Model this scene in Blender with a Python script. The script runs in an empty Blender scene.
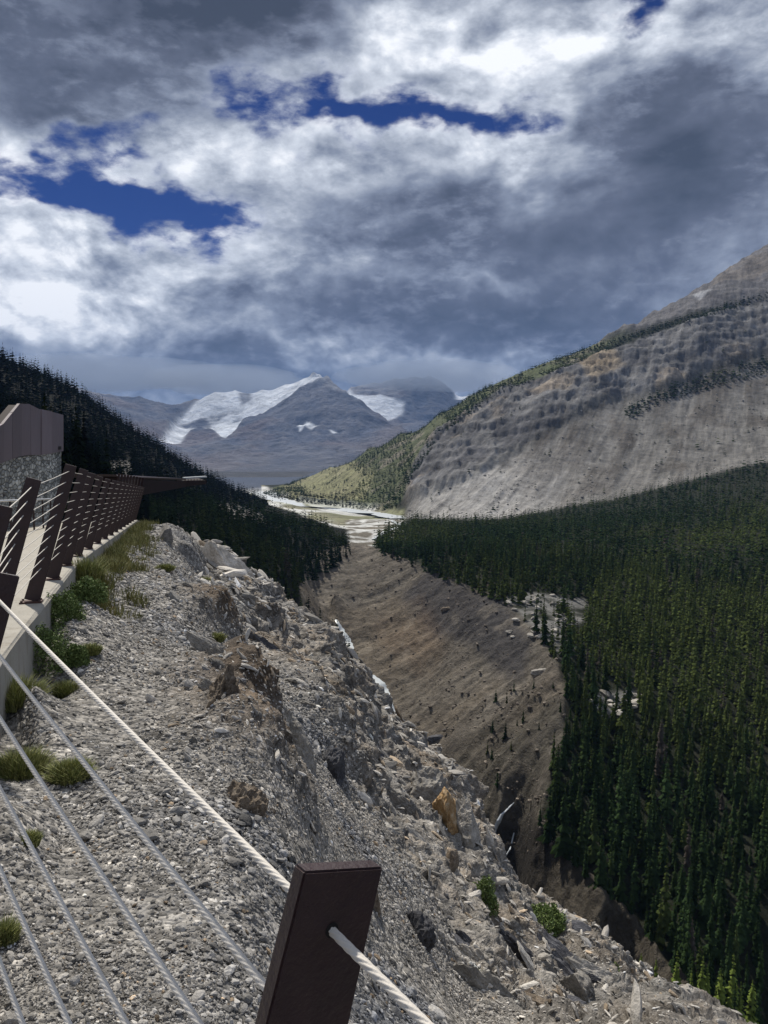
import bpy, bmesh, math, random
import numpy as np
from mathutils import Vector, Matrix
R = math.radians
random.seed(7); RNG = np.random.default_rng(7)
sc = bpy.context.scene

# ------------------------------------------------------------------ camera, sky, sun, exposure
PITCH = R(5.35); FPX = 769.0
cam = bpy.data.cameras.new('camera'); camo = bpy.data.objects.new('camera', cam)
sc.collection.objects.link(camo); sc.camera = camo
camo.location = (0, 0, 0); camo.rotation_euler = (R(90) - PITCH, 0, 0)
cam.sensor_fit = 'VERTICAL'; cam.sensor_height = 34.6; cam.sensor_width = 25.95
cam.lens = FPX / 1024 * 34.6; cam.clip_start = .05; cam.clip_end = 60000
cam.dof.use_dof = False
SUN_AZ, SUN_EL = R(-18), R(50)          # azimuth from +Y towards +X
sl = bpy.data.lights.new('sun', 'SUN'); sl.energy = 4.0; sl.angle = R(2); sl.color = (1, .94, .84)
so = bpy.data.objects.new('sun', sl); sc.collection.objects.link(so)
sd = Vector((math.sin(SUN_AZ) * math.cos(SUN_EL), math.cos(SUN_AZ) * math.cos(SUN_EL), math.sin(SUN_EL)))
so.rotation_euler = sd.to_track_quat('Z', 'Y').to_euler()
sc.view_settings.view_transform = 'Standard'; sc.view_settings.look = 'None'
sc.view_settings.gamma = 1; sc.view_settings.exposure = 0.28; sc.view_settings.use_curve_mapping = False
sc.render.engine = 'CYCLES'
sc.cycles.max_bounces = 5; sc.cycles.diffuse_bounces = 2; sc.cycles.volume_bounces = 0
sc.cycles.use_denoising = True

CP, SP = math.cos(PITCH), math.sin(PITCH)
def ray(u, v):
    r, up = (u - 384) / FPX, (512 - v) / FPX
    y = CP + up * SP
    return r / y, (-SP + up * CP) / y            # X/Y, Z/Y
def at(u, v, Y):
    a, b = ray(u, v); return (a * Y, Y, b * Y)
def proj(X, Y, Z):
    f = Y * CP - Z * SP; up = Y * SP + Z * CP
    f = np.where(f < 1e-3, 1e-3, f)
    return 384 + FPX * X / f, 512 - FPX * up / f

# ---- node helpers
class NT:
    def __init__(s, tree): s.t = tree; s.n = tree.nodes; s.l = tree.links
    def new(s, typ, **kw):
        n = s.n.new(typ)
        for k, v in kw.items(): setattr(n, k, v)
        return n
    def put(s, inp, v):
        if isinstance(v, bpy.types.NodeSocket): s.l.new(v, inp)
        elif v is not None: inp.default_value = v
    def m(s, op, a, b=None, c=None, clamp=False):
        n = s.new('ShaderNodeMath', operation=op, use_clamp=clamp)
        for i, v in enumerate((a, b, c)):
            if v is not None: s.put(n.inputs[i], v)
        return n.outputs[0]
    def mix(s, f, a, b, mode='MIX'):
        n = s.new('ShaderNodeMix', data_type='RGBA', blend_type=mode); n.clamp_factor = True
        s.put(n.inputs[0], f)
        for i, v in ((6, a), (7, b)):
            if not isinstance(v, bpy.types.NodeSocket) and len(v) == 3: v = (*v, 1)
            s.put(n.inputs[i], v)
        return n.outputs[2]
    def noise(s, vec, scale, detail=4, rough=.55, dist=0, out=0):
        n = s.new('ShaderNodeTexNoise'); s.put(n.inputs['Vector'], vec)
        n.inputs['Scale'].default_value = scale; n.inputs['Detail'].default_value = detail
        n.inputs['Roughness'].default_value = rough; n.inputs['Distortion'].default_value = dist
        return n.outputs[out]
    def vor(s, vec, scale, feature='F1', out=0, rand=1):
        n = s.new('ShaderNodeTexVoronoi', feature=feature); s.put(n.inputs['Vector'], vec)
        n.inputs['Scale'].default_value = scale; n.inputs['Randomness'].default_value = rand
        return n.outputs[out]
    def ramp(s, f, stops, interp='LINEAR'):
        n = s.new('ShaderNodeValToRGB'); s.put(n.inputs[0], f); cr = n.color_ramp; cr.interpolation = interp
        while len(cr.elements) < len(stops): cr.elements.new(.5)
        for e, (p, c) in zip(cr.elements, stops):
            e.position = p; e.color = (c, c, c, 1) if isinstance(c, (int, float)) else (*c, 1)
        return n.outputs[0]
    def smooth(s, x, a, b):
        n = s.new('ShaderNodeMapRange', interpolation_type='SMOOTHSTEP'); s.put(n.inputs[0], x)
        n.inputs[1].default_value = a; n.inputs[2].default_value = b
        return n.outputs[0]
    def mapping(s, vec, scale=(1, 1, 1), rot=(0, 0, 0), loc=(0, 0, 0)):
        n = s.new('ShaderNodeMapping'); s.put(n.inputs[0], vec)
        n.inputs['Scale'].default_value = scale; n.inputs['Rotation'].default_value = rot
        n.inputs['Location'].default_value = loc
        return n.outputs[0]

# ---- world: blue sky seen through gaps of a broken cloud deck (clouds live in sky directions)
world = bpy.data.worlds.new('World'); sc.world = world; world.use_nodes = True
w = NT(world.node_tree); w.n.clear()
sky = w.new('ShaderNodeTexSky', sky_type='NISHITA'); sky.sun_disc = False
sky.sun_elevation = SUN_EL; sky.sun_rotation = SUN_AZ; sky.altitude = 2000; sky.air_density = 1.0
sky.dust_density = .2; sky.ozone_density = 3
dirn = w.new('ShaderNodeTexCoord').outputs['Generated']
sx = w.new('ShaderNodeSeparateXYZ'); w.l.new(dirn, sx.inputs[0])
dx, dy, dz = sx.outputs
az = w.m('MULTIPLY', w.m('ARCTAN2', dx, dy), 180 / math.pi)
el = w.m('MULTIPLY', w.m('ARCSINE', dz), 180 / math.pi)
# noise domain: sphere direction, vertically compressed towards the horizon
den = w.m('MULTIPLY_ADD', w.m('MAXIMUM', dz, 0), .45, .42)
cv = w.new('ShaderNodeCombineXYZ')
w.put(cv.inputs[0], w.m('DIVIDE', dx, den)); w.put(cv.inputs[1], w.m('DIVIDE', dy, den)); w.put(cv.inputs[2], w.m('MULTIPLY', dz, 1.5))
cvec = cv.outputs[0]
wn = w.noise(cvec, 3.2, 4, .6, 0, 1)
wsep = w.new('ShaderNodeSeparateXYZ'); w.l.new(wn, wsep.inputs[0])
wax = w.m('ADD', az, w.m('MULTIPLY', w.m('SUBTRACT', wsep.outputs[0], .5), 15))
wel = w.m('ADD', el, w.m('MULTIPLY', w.m('SUBTRACT', wsep.outputs[1], .5), 10))
def azel(u, v):
    a, b = ray(u, v)
    return math.degrees(math.atan(a)), math.degrees(math.atan(b / math.sqrt(1 + a * a)))
def blob(u, v, su, sv, rot=0):
    """soft elliptical patch of sky centred on a compass direction; widths in degrees"""
    a0, e0 = azel(u, v); c, s_ = math.cos(R(rot)), math.sin(R(rot))
    da = w.m('SUBTRACT', wax, a0); de = w.m('SUBTRACT', wel, e0)
    p = w.m('ADD', w.m('MULTIPLY', da, c / su), w.m('MULTIPLY', de, s_ / su))
    q = w.m('SUBTRACT', w.m('MULTIPLY', de, c / sv), w.m('MULTIPLY', da, s_ / sv))
    d = w.m('MULTIPLY_ADD', p, p, w.m('MULTIPLY', q, q))
    return w.m('EXPONENT', w.m('MULTIPLY', d, -1))
def addup(terms):
    acc = None
    for k, b in terms:
        acc = w.m('MULTIPLY', b, k) if acc is None else w.m('MULTIPLY_ADD', b, k, acc)
    return acc
def deck(off, det):
    p = w.mapping(cvec, (1, 1, 1.5), (.2, .15, .3), off)
    return w.m('ADD', w.m('MULTIPLY', w.noise(p, 2.5, det, .56, .3), .76), w.m('MULTIPLY', w.noise(p, 9, 6, .58, .2), .26))
nn = deck((0, 0, 0), 9); nn2 = deck((-.008, -.03, .05), 3)
holes = addup([(1.6, blob(345, 114, 6.4, 1.6, -3)), (1.35, blob(455, 112, 5.2, 1.2, 4)), (1.35, blob(180, 212, 5.2, 1.9, -14)), (.7, blob(130, 190, 4, 1.2, -10)),
               (1.5, blob(50, 188, 6.5, 1.3, -4)), (.75, blob(95, 150, 4.0, .9, 15)), (1.0, blob(655, 0, 1.3, .9)), (.45, blob(235, 92, 2.5, 1.2, -20))])
wisp = w.noise(w.mapping(cvec, (1, 1, 2.2), (.3, .4, .2), (3, 1, 2)), 13, 8, .62, .15)
hz0 = w.m('MULTIPLY_ADD', w.m('SUBTRACT', .5, wisp), 2.4, w.m('MULTIPLY_ADD', w.m('SUBTRACT', .5, nn), 3.6, holes))
gap = w.m('MULTIPLY', w.smooth(hz0, .12, 1.3), w.smooth(holes, .12, .35))
lum = addup([
    (-.36, blob(110, 20, 13, 3.4, 4)), (-.34, blob(250, 5, 8, 2.8)), (-.24, blob(30, 105, 8, 2.4)), (-.34, blob(650, 150, 6.5, 5.0)), (-.16, blob(740, 120, 6, 4)),
    (-.18, blob(420, 215, 11, 3.6, -6)), (-.20, blob(560, 250, 9, 4)), (-.18, blob(600, 330, 16, 2.6)), (-.30, blob(250, 362, 14, 2.2)), (-.12, blob(700, 225, 7, 4)), (-.24, blob(400, 300, 9, 1.8)),
    (-.12, blob(160, 390, 16, 1.2)), (-.18, blob(480, 330, 10, 1.4)),
    (.46, blob(590, 45, 6, 2.4, 10)), (.30, blob(420, 45, 7, 1.8)), (.34, blob(90, 280, 10, 3.0)), (.30, blob(200, 150, 6, 1.3, 12)), (.24, blob(350, 165, 8, 1.6, 4)),
    (.26, blob(490, 145, 5, 1.8, -5)), (.34, blob(735, 25, 4, 2.2)), (.22, blob(30, 150, 4, 1.0)), (.30, blob(20, 325, 6, 1.5)), (.2, blob(120, 235, 8, 1.0)),
    (.30, blob(335, 345, 5, .7, -8)), (.22, blob(480, 362, 7, .8, -12)), (.16, blob(490, 285, 4, .7, -25)), (.15, blob(660, 240, 4, 1.5))])
bil = w.m('MULTIPLY', w.m('MULTIPLY_ADD', w.m('SUBTRACT', wisp, .5), .18, w.m('MULTIPLY_ADD', w.m('SUBTRACT', nn, .51), 2.0, w.m('MULTIPLY', w.m('SUBTRACT', nn, nn2), 2.2))), w.m('MAXIMUM', w.m('MULTIPLY_ADD', lum, 1.5, .8), .28))
edge = w.m('MULTIPLY', w.smooth(hz0, -.1, .6), .22)
L = w.m('ADD', w.m('ADD', w.m('ADD', lum, bil), .455), edge)
ccol = w.ramp(L, [(0, (.045, .055, .08)), (.2, (.095, .11, .155)), (.4, (.20, .23, .30)), (.6, (.36, .395, .465)), (.8, (.58, .62, .69)), (1, (.86, .88, .92))])
blue = w.mix(1, sky.outputs[0], (.032, .092, .27), 'MULTIPLY')
cloud = w.mix(1, ccol, (10, 10, 10), 'MULTIPLY')
low = w.smooth(el, -3, -.5)
out = w.mix(gap, cloud, blue)
out = w.mix(low, (.6, .7, .9), out)
bg = w.new('ShaderNodeBackground'); w.put(bg.inputs[0], out); bg.inputs[1].default_value = .1
wo = w.new('ShaderNodeOutputWorld'); w.l.new(bg.outputs[0], wo.inputs[0])
world.cycles.sampling_method = 'MANUAL'; world.cycles.sample_map_resolution = 512

# ------------------------------------------------------------------ small tools
def link(o, parent=None):
    sc.collection.objects.link(o)
    if parent is not None: o.parent = parent
    return o
def tag(o, label=None, cat=None, group=None, kind=None):
    if label: o['label'] = label
    if cat: o['category'] = cat
    if group: o['group'] = group
    if kind: o['kind'] = kind
    return o
def empty(name, loc, rz=0):
    o = bpy.data.objects.new(name, None); o.location = loc; o.rotation_euler = (0, 0, rz); return link(o)
def npmesh(name, V, F, smooth=False, attrs=None, cols=None):
    V = np.asarray(V, np.float32); F = np.asarray(F, np.int32); k = F.shape[1]
    me = bpy.data.meshes.new(name)
    me.vertices.add(len(V)); me.vertices.foreach_set('co', V.ravel())
    me.loops.add(F.size); me.loops.foreach_set('vertex_index', F.ravel())
    me.polygons.add(len(F)); me.polygons.foreach_set('loop_start', np.arange(0, F.size, k, dtype=np.int32))
    me.polygons.foreach_set('loop_total', np.full(len(F), k, np.int32))
    me.polygons.foreach_set('use_smooth', np.full(len(F), smooth, bool))
    me.update(calc_edges=True)
    for n, a in (attrs or {}).items():
        at_ = me.attributes.new(n, 'FLOAT', 'POINT'); at_.data.foreach_set('value', np.asarray(a, np.float32).ravel())
    if cols is not None:
        c4 = np.ones((len(V), 4), np.float32); c4[:, :3] = cols
        at_ = me.attributes.new('alb', 'FLOAT_COLOR', 'POINT'); at_.data.foreach_set('color', c4.ravel())
    return me
def mobj(name, me, mat, parent=None):
    o = bpy.data.objects.new(name, me); me.materials.append(mat) if mat else None
    return link(o, parent)

def hash3(ix, iy, iz):
    h = (ix.astype(np.uint32) * np.uint32(374761393) + iy.astype(np.uint32) * np.uint32(668265263) + iz.astype(np.uint32) * np.uint32(2246822519))
    h = (h ^ (h >> np.uint32(13))) * np.uint32(1274126177); h ^= h >> np.uint32(16)
    return h.astype(np.float32) * np.float32(2.0 / 4294967295.0) - 1
def vnoise(x, y, z):
    x0, y0, z0 = np.floor(x), np.floor(y), np.floor(z)
    fx, fy, fz = (x - x0).astype(np.float32), (y - y0).astype(np.float32), (z - z0).astype(np.float32)
    ix, iy, iz = x0.astype(np.int64), y0.astype(np.int64), z0.astype(np.int64)
    fx = fx * fx * (3 - 2 * fx); fy = fy * fy * (3 - 2 * fy); fz = fz * fz * (3 - 2 * fz)
    r = 0
    for a in (0, 1):
        for b in (0, 1):
            for c in (0, 1):
                r = r + hash3(ix + a, iy + b, iz + c) * (fx if a else 1 - fx) * (fy if b else 1 - fy) * (fz if c else 1 - fz)
    return r
def fbm(x, y, z, oct=5, gain=.5, lac=2.03, ridged=False):
    s = 0; a = 1; t = 0
    for i in range(oct):
        n = vnoise(x + 17.3 * i, y - 9.1 * i, z + 5.7 * i)
        if ridged: n = 1 - 2 * np.abs(n)
        s = s + a * n; t += a; a *= gain; x = x * lac; y = y * lac; z = z * lac
    return s / t
def sstep(x, a, b):
    t = np.clip((x - a) / (b - a), 0, 1); return t * t * (3 - 2 * t)
def inpoly(u, v, poly):
    r = np.zeros(u.shape, bool); n = len(poly)
    for i in range(n):
        x1, y1 = poly[i]; x2, y2 = poly[(i + 1) % n]
        if y1 == y2: continue
        c = ((y1 > v) != (y2 > v)) & (u < (x2 - x1) * (v - y1) / (y2 - y1) + x1)
        r ^= c
    return r

class Sheet:
    """A piece of land as a fan-shaped grid: fine near the path, coarse far away. Heights interpolate surveyed points."""
    KT = 3.0
    def __init__(s, pts, t0, t1, nt, r0, r1, nr, c, kpow=1.0):
        P = np.array(pts, float); s.c = c
        th = np.arctan2(P[:, 0], P[:, 1]); r = np.hypot(P[:, 0], P[:, 1]); val = P[:, 2] / (r + c)
        s.A = np.stack([th * s.KT, np.log(r)], 1)
        D = np.linalg.norm(s.A[:, None] - s.A[None], axis=2) ** kpow
        n = len(P); M = np.zeros((n + 3, n + 3)); M[:n, :n] = D; M[:n, n] = 1; M[n, :n] = 1
        M[:n, n + 1:] = s.A; M[n + 1:, :n] = s.A.T
        s.W = np.linalg.solve(M, np.concatenate([val, [0, 0, 0]])); s.kp = kpow
        s.t = np.linspace(t0, t1, nt); s.lr = np.linspace(math.log(r0), math.log(r1), nr)
        T, LR = np.meshgrid(s.t, s.lr, indexing='ij'); s.T, s.R = T, np.exp(LR)
        s.Z = s.base(T.ravel(), LR.ravel()).reshape(T.shape)
        s.X = np.sin(T) * s.R; s.Y = np.cos(T) * s.R
    def base(s, th, lr):
        out = np.empty(len(th)); n = len(s.A)
        for i in range(0, len(th), 40000):
            q = np.stack([th[i:i + 40000] * s.KT, lr[i:i + 40000]], 1)
            D = np.sqrt(((q[:, None] - s.A[None]) ** 2).sum(2)) ** s.kp
            out[i:i + 40000] = D @ s.W[:n] + s.W[n] + q @ s.W[n + 1:]
        return out * (np.exp(lr) + s.c)
    def faces(s):
        nt, nr = s.T.shape; i = np.arange(nt * nr).reshape(nt, nr)
        return np.stack([i[:-1, :-1], i[1:, :-1], i[1:, 1:], i[:-1, 1:]], 2).reshape(-1, 4)
    def sample(s, A, x, y):
        th = np.arctan2(x, y); lr = np.log(np.hypot(x, y))
        fi = np.clip((th - s.t[0]) / (s.t[1] - s.t[0]), 0, len(s.t) - 1.001); fj = np.clip((lr - s.lr[0]) / (s.lr[1] - s.lr[0]), 0, len(s.lr) - 1.001)
        i, j = fi.astype(int), fj.astype(int); a, b = fi - i, fj - j
        return A[i, j] * (1 - a) * (1 - b) + A[i + 1, j] * a * (1 - b) + A[i, j + 1] * (1 - a) * b + A[i + 1, j + 1] * a * b

def split_mesh(name, V, F, sel, mat, smooth, attrs, cols):
    f = F[sel]; used, inv = np.unique(f, return_inverse=True); f = inv.reshape(f.shape)
    me = npmesh(name, V[used], f, smooth, {k: a[used] for k, a in attrs.items()}, cols[used] if cols is not None else None)
    return tag(mobj(name, me, mat), kind='structure')

# ------------------------------------------------------------------ materials
def mat(name, col=(.5, .5, .5), rough=.6, metal=0, bump=0, bscale=40, var=.15, vscale=6, spec=.5):
    m = bpy.data.materials.new(name); m.use_nodes = True; t = NT(m.node_tree); b = t.n['Principled BSDF']
    co = t.new('ShaderNodeTexCoord').outputs['Object']
    n = t.noise(co, vscale, 6, .6)
    c = t.mix(n, tuple(x * (1 - var) for x in col), tuple(min(1, x * (1 + var)) for x in col))
    t.put(b.inputs['Base Color'], c); b.inputs['Roughness'].default_value = rough; b.inputs['Metallic'].default_value = metal
    b.inputs['Specular IOR Level'].default_value = spec
    if bump:
        bp = t.new('ShaderNodeBump'); bp.inputs['Strength'].default_value = bump; bp.inputs['Distance'].default_value = .01
        t.put(bp.inputs['Height'], t.noise(co, bscale, 6, .6)); t.l.new(bp.outputs[0], b.inputs['Normal'])
    return m
M = {}
M['post'] = mat('painted_post', (.027, .0115, .0125), .45, .0, .3, 120, .45, 18, .5)
M['cable'] = mat('steel_cable', (.60, .56, .50), .6, .0, .2, 300, .2, 30)
M['plate'] = mat('rusty_plate', (.07, .03, .022), .75, .1, .3, 60, .4, 20)
M['bolt'] = mat('bolt_steel', (.10, .07, .06), .5, .6)
M['hole'] = mat('hole_dark', (.006, .005, .005), .9)
M['tube'] = mat('handrail_tube', (.55, .56, .57), .35, .6)
M['white_steel'] = mat('white_steel', (.34, .36, .38), .4, .1)
M['darksteel'] = mat('dark_weathered_steel', (.020, .011, .011), .8, 0, .3, 8, .4, 2, .2)

def m_corten():
    m = bpy.data.materials.new('weathered_steel_sheet'); m.use_nodes = True; t = NT(m.node_tree); b = t.n['Principled BSDF']
    co = t.new('ShaderNodeTexCoord').outputs['Object']
    n = t.noise(t.mapping(co, (3, 3, .5)), 2.5, 6, .6)
    n2 = t.noise(t.mapping(co, (1, 1, 1)), .9, 3, .5)
    c = t.mix(n, (.11, .078, .085), (.20, .155, .17)); c = t.mix(t.m('MULTIPLY', n2, .5), c, (.21, .19, .215))
    oi = t.new('ShaderNodeObjectInfo').outputs['Random']; c = t.mix(1, c, t.ramp(oi, [(0, .6), (1, 1.25)]), 'MULTIPLY')
    t.put(b.inputs['Base Color'], c); b.inputs['Roughness'].default_value = .7
    return m
M['corten'] = m_corten()
def m_concrete():
    m = bpy.data.materials.new('concrete'); m.use_nodes = True; t = NT(m.node_tree); b = t.n['Principled BSDF']
    co = t.new('ShaderNodeTexCoord').outputs['Object']
    n = t.noise(co, 3, 8, .65); n2 = t.noise(t.mapping(co, (1, 1, .25)), 9, 5, .6); n3 = t.noise(co, 60, 4, .6)
    c = t.mix(n, (.26, .24, .20), (.46, .43, .37))
    c = t.mix(t.m('MULTIPLY', t.smooth(n2, .5, .72), .55), c, (.20, .165, .12))
    c = t.mix(t.m('MULTIPLY', t.smooth(n3, .55, .7), .35), c, (.14, .13, .12))
    t.put(b.inputs['Base Color'], c); b.inputs['Roughness'].default_value = .9
    bp = t.new('ShaderNodeBump'); bp.inputs['Strength'].default_value = .4; bp.inputs['Distance'].default_value = .008
    t.put(bp.inputs['Height'], t.noise(co, 35, 8, .65)); t.l.new(bp.outputs[0], b.inputs['Normal'])
    return m
M['concrete'] = m_concrete()
def m_gabion():
    m = bpy.data.materials.new('stone_facing'); m.use_nodes = True; t = NT(m.node_tree); b = t.n['Principled BSDF']
    co = t.mapping(t.new('ShaderNodeTexCoord').outputs['Object'], (1, .4, 1.1))
    vc = t.vor(co, 6, 'F1', 1); ve = t.vor(co, 6, 'DISTANCE_TO_EDGE')
    g = t.new('ShaderNodeRGBToBW'); t.l.new(vc, g.inputs[0])
    c = t.ramp(g.outputs[0], [(0, (.12, .13, .125)), (.5, (.30, .31, .295)), (1, (.72, .72, .67))])
    c = t.mix(t.smooth(ve, 0, .07), (.02, .02, .02), c)
    t.put(b.inputs['Base Color'], c); b.inputs['Roughness'].default_value = .95
    bp = t.new('ShaderNodeBump'); bp.inputs['Strength'].default_value = 1; bp.inputs['Distance'].default_value = .06
    t.put(bp.inputs['Height'], t.smooth(ve, 0, .2)); t.l.new(bp.outputs[0], b.inputs['Normal'])
    return m
M['gabion'] = m_gabion()

def m_near():
    """gravel shelf and rocky slope beside the walkway"""
    m = bpy.data.materials.new('near_ground'); m.use_nodes = True; t = NT(m.node_tree); b = t.n['Principled BSDF']
    g = t.new('ShaderNodeNewGeometry').outputs['Position']
    ar = t.new('ShaderNodeAttribute', attribute_name='rock').outputs['Fac']
    aa = t.new('ShaderNodeAttribute', attribute_name='alb').outputs['Color']
    def stones(sc_):
        wv = t.new('ShaderNodeVectorMath', operation='ADD'); t.l.new(g, wv.inputs[0])
        nz = t.noise(g, sc_ * .8, 2, .5, 0, 1); s2 = t.new('ShaderNodeVectorMath', operation='SCALE'); t.l.new(nz, s2.inputs[0]); s2.inputs['Scale'].default_value = .8 / sc_
        t.l.new(s2.outputs[0], wv.inputs[1])
        c = t.vor(wv.outputs[0], sc_, 'F1', 1); d = t.vor(wv.outputs[0], sc_, 'F1', 0)
        bw = t.new('ShaderNodeSeparateColor'); t.l.new(c, bw.inputs[0]); return bw.outputs[0], bw.outputs[1], d
    v1, h1, d1 = stones(34); v2, h2, d2 = stones(11); v3, h3, d3 = stones(3.2)
    gray = t.ramp(v1, [(0, .35), (.35, .75), (.8, 1.12), (.93, 1.45), (1, 1.8)])
    gray2 = t.ramp(v2, [(0, .5), (.5, .95), (.9, 1.2), (1, 1.45)])
    gray3 = t.ramp(v3, [(0, .72), (.6, 1.0), (1, 1.35)])
    gr = t.mix(1, t.mix(1, aa, gray, 'MULTIPLY'), gray2, 'MULTIPLY')
    # rock: streaks along the bedding, cracks
    bed = t.mapping(g, (1.0, .35, 2.6), (R(20), R(-35), R(20)))
    s1 = t.noise(bed, 2.2, 10, .68, .4); s2 = t.noise(bed, 9, 8, .65, .3)
    rk = t.ramp(s1, [(0, .3), (.40, .52), (.50, .92), (.58, 1.2), (.68, 1.6), (1, 2.0)])
    rk2 = t.ramp(s2, [(0, .4), (.42, .75), (.6, 1.12), (.75, 1.7), (1, 2)])
    tint = t.ramp(t.noise(g, .55, 5, .6), [(0, (.84, .92, 1.04)), (.46, (1, 1, 1)), (.60, (1.18, 1.04, .88)), (1, (1.22, 1.04, .82))])
    ro = t.mix(1, t.mix(1, t.mix(1, aa, rk, 'MULTIPLY'), rk2, 'MULTIPLY'), tint, 'MULTIPLY')
    ro = t.mix(1, ro, gray3, 'MULTIPLY')
    ro = t.mix(.4, ro, gr)
    white = t.m('MULTIPLY', t.smooth(t.noise(bed, 3.3, 9, .7, .6), .60, .66), ar)
    ro = t.mix(t.m('MULTIPLY', white, .6), ro, (.55, .53, .49))
    c = t.mix(ar, gr, ro)
    t.put(b.inputs['Base Color'], c); b.inputs['Roughness'].default_value = .9; b.inputs['Specular IOR Level'].default_value = .25
    hgt = t.m('ADD', t.m('MULTIPLY', d1, -.02), t.m('MULTIPLY', d2, -.05))
    hgt = t.m('ADD', hgt, t.m('MULTIPLY', t.m('ADD', t.m('MULTIPLY', s1, .5), t.m('MULTIPLY', s2, .18)), t.m('MULTIPLY', ar, .9)))
    hgt = t.m('ADD', hgt, t.m('MULTIPLY', d3, t.m('MULTIPLY', ar, -.12)))
    bp = t.new('ShaderNodeBump'); bp.inputs['Strength'].default_value = .9; bp.inputs['Distance'].default_value = 1
    t.put(bp.inputs['Height'], hgt); t.l.new(bp.outputs[0], b.inputs['Normal'])
    return m
M['near'] = m_near()

def m_land(name, scales, amp, bumpd, streak=0):
    """mapped ground colour broken up by world-space noise"""
    m = bpy.data.materials.new(name); m.use_nodes = True; t = NT(m.node_tree); b = t.n['Principled BSDF']
    g = t.new('ShaderNodeNewGeometry').outputs['Position']
    aa = t.new('ShaderNodeAttribute', attribute_name='alb').outputs['Color']
    n1 = t.noise(g, scales[0], 8, .65); n2 = t.noise(g, scales[1], 8, .7); v = t.vor(g, scales[2], 'F1', 1)
    bw = t.new('ShaderNodeRGBToBW'); t.l.new(v, bw.inputs[0])
    k = t.m('ADD', t.m('ADD', t.m('MULTIPLY', t.m('SUBTRACT', n1, .5), 1.6 * amp), t.m('MULTIPLY', t.m('SUBTRACT', n2, .5), 2.4 * amp)), t.m('MULTIPLY', t.m('SUBTRACT', bw.outputs[0], .5), .7 * amp))
    if streak:
        fall = t.noise(t.mapping(t.mapping(g, (1, 1, 1), (0, 0, R(24))), (.075, .007, .012)), 1, 9, .74, .5)
        bed = t.noise(t.mapping(t.mapping(g, (1, 1, 1), (0, R(-9), R(24))), (.006, .004, .16)), 1, 9, .72, .3)
        k = t.m('ADD', k, t.m('MULTIPLY_ADD', t.m('SUBTRACT', fall, .5), 2.7 * streak, t.m('MULTIPLY', t.m('SUBTRACT', bed, .5), 1.0 * streak)))
    k = t.m('MAXIMUM', t.m('ADD', k, 1), .25)
    cm = t.new('ShaderNodeCombineColor')
    for i in range(3): t.put(cm.inputs[i], k)
    c = t.mix(1, aa, cm.outputs[0], 'MULTIPLY')
    t.put(b.inputs['Base Color'], c); b.inputs['Roughness'].default_value = 1; b.inputs['Specular IOR Level'].default_value = .1
    bp = t.new('ShaderNodeBump'); bp.inputs['Strength'].default_value = .8; bp.inputs['Distance'].default_value = bumpd
    t.put(bp.inputs['Height'], t.m('ADD', n2, t.m('MULTIPLY', n1, 2))); t.l.new(bp.outputs[0], b.inputs['Normal'])
    return m
M['valley'] = m_land('valley_ground', (.03, .25, .45), .55, 3)
M['mount'] = m_land('mountain_ground', (.012, .09, .14), .5, 2.2, 1.0)
M['far'] = m_land('far_mountain_ground', (.002, .012, .01), .5, 70)

def m_attr(name, rough=.9, spec=.2, amp=.25, scale=8, bump=0):
    m = bpy.data.materials.new(name); m.use_nodes = True; t = NT(m.node_tree); b = t.n['Principled BSDF']
    aa = t.new('ShaderNodeAttribute', attribute_name='alb').outputs['Color']
    g = t.new('ShaderNodeNewGeometry').outputs['Position']
    n = t.noise(g, scale, 6, .65)
    k = t.ramp(n, [(.25, 1 - amp), (.75, 1 + amp)])
    t.put(b.inputs['Base Color'], t.mix(1, aa, k, 'MULTIPLY')); b.inputs['Roughness'].default_value = rough; b.inputs['Specular IOR Level'].default_value = spec
    if bump:
        bp = t.new('ShaderNodeBump'); bp.inputs['Strength'].default_value = .8; bp.inputs['Distance'].default_value = bump
        t.put(bp.inputs['Height'], n); t.l.new(bp.outputs[0], b.inputs['Normal'])
    return m
M['stones'] = m_attr('loose_stones', .85, .3, .4, 30, .02)
M['foliage'] = m_attr('conifer_foliage', .95, .0, .35, .6)
M['grass'] = m_attr('grass_blades', .7, .2, .2, 12)
def m_rock(name, c1, c2, c3, scale=3):
    m = bpy.data.materials.new(name); m.use_nodes = True; t = NT(m.node_tree); b = t.n['Principled BSDF']
    co = t.new('ShaderNodeTexCoord').outputs['Object']
    oi = t.new('ShaderNodeObjectInfo').outputs['Random']
    bed = t.mapping(co, (1, .5, 2.2), (R(30), R(-20), 0))
    n = t.noise(bed, scale, 10, .7, .4); n2 = t.noise(co, scale * 6, 8, .7)
    c = t.ramp(n, [(.3, c1), (.5, c2), (.7, c3)])
    c = t.mix(1, c, t.ramp(n2, [(.2, .5), (.5, 1), (.8, 1.5)]), 'MULTIPLY')
    c = t.mix(1, c, t.ramp(oi, [(0, .7), (.6, 1.05), (1, 1.45)]), 'MULTIPLY')
    t.put(b.inputs['Base Color'], c); b.inputs['Roughness'].default_value = .92; b.inputs['Specular IOR Level'].default_value = .25
    bp = t.new('ShaderNodeBump'); bp.inputs['Strength'].default_value = .9; bp.inputs['Distance'].default_value = .08
    t.put(bp.inputs['Height'], t.m('ADD', n, t.m('MULTIPLY', n2, .3))); t.l.new(bp.outputs[0], b.inputs['Normal'])
    return m
M['rock'] = m_rock('grey_rock', (.15, .14, .125), (.30, .28, .25), (.46, .43, .385))
M['rock_tan'] = m_rock('tan_rock', (.10, .08, .06), (.24, .19, .14), (.40, .34, .27))
M['rock_pale'] = m_rock('pale_rock', (.24, .215, .185), (.42, .385, .335), (.60, .56, .50))
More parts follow.
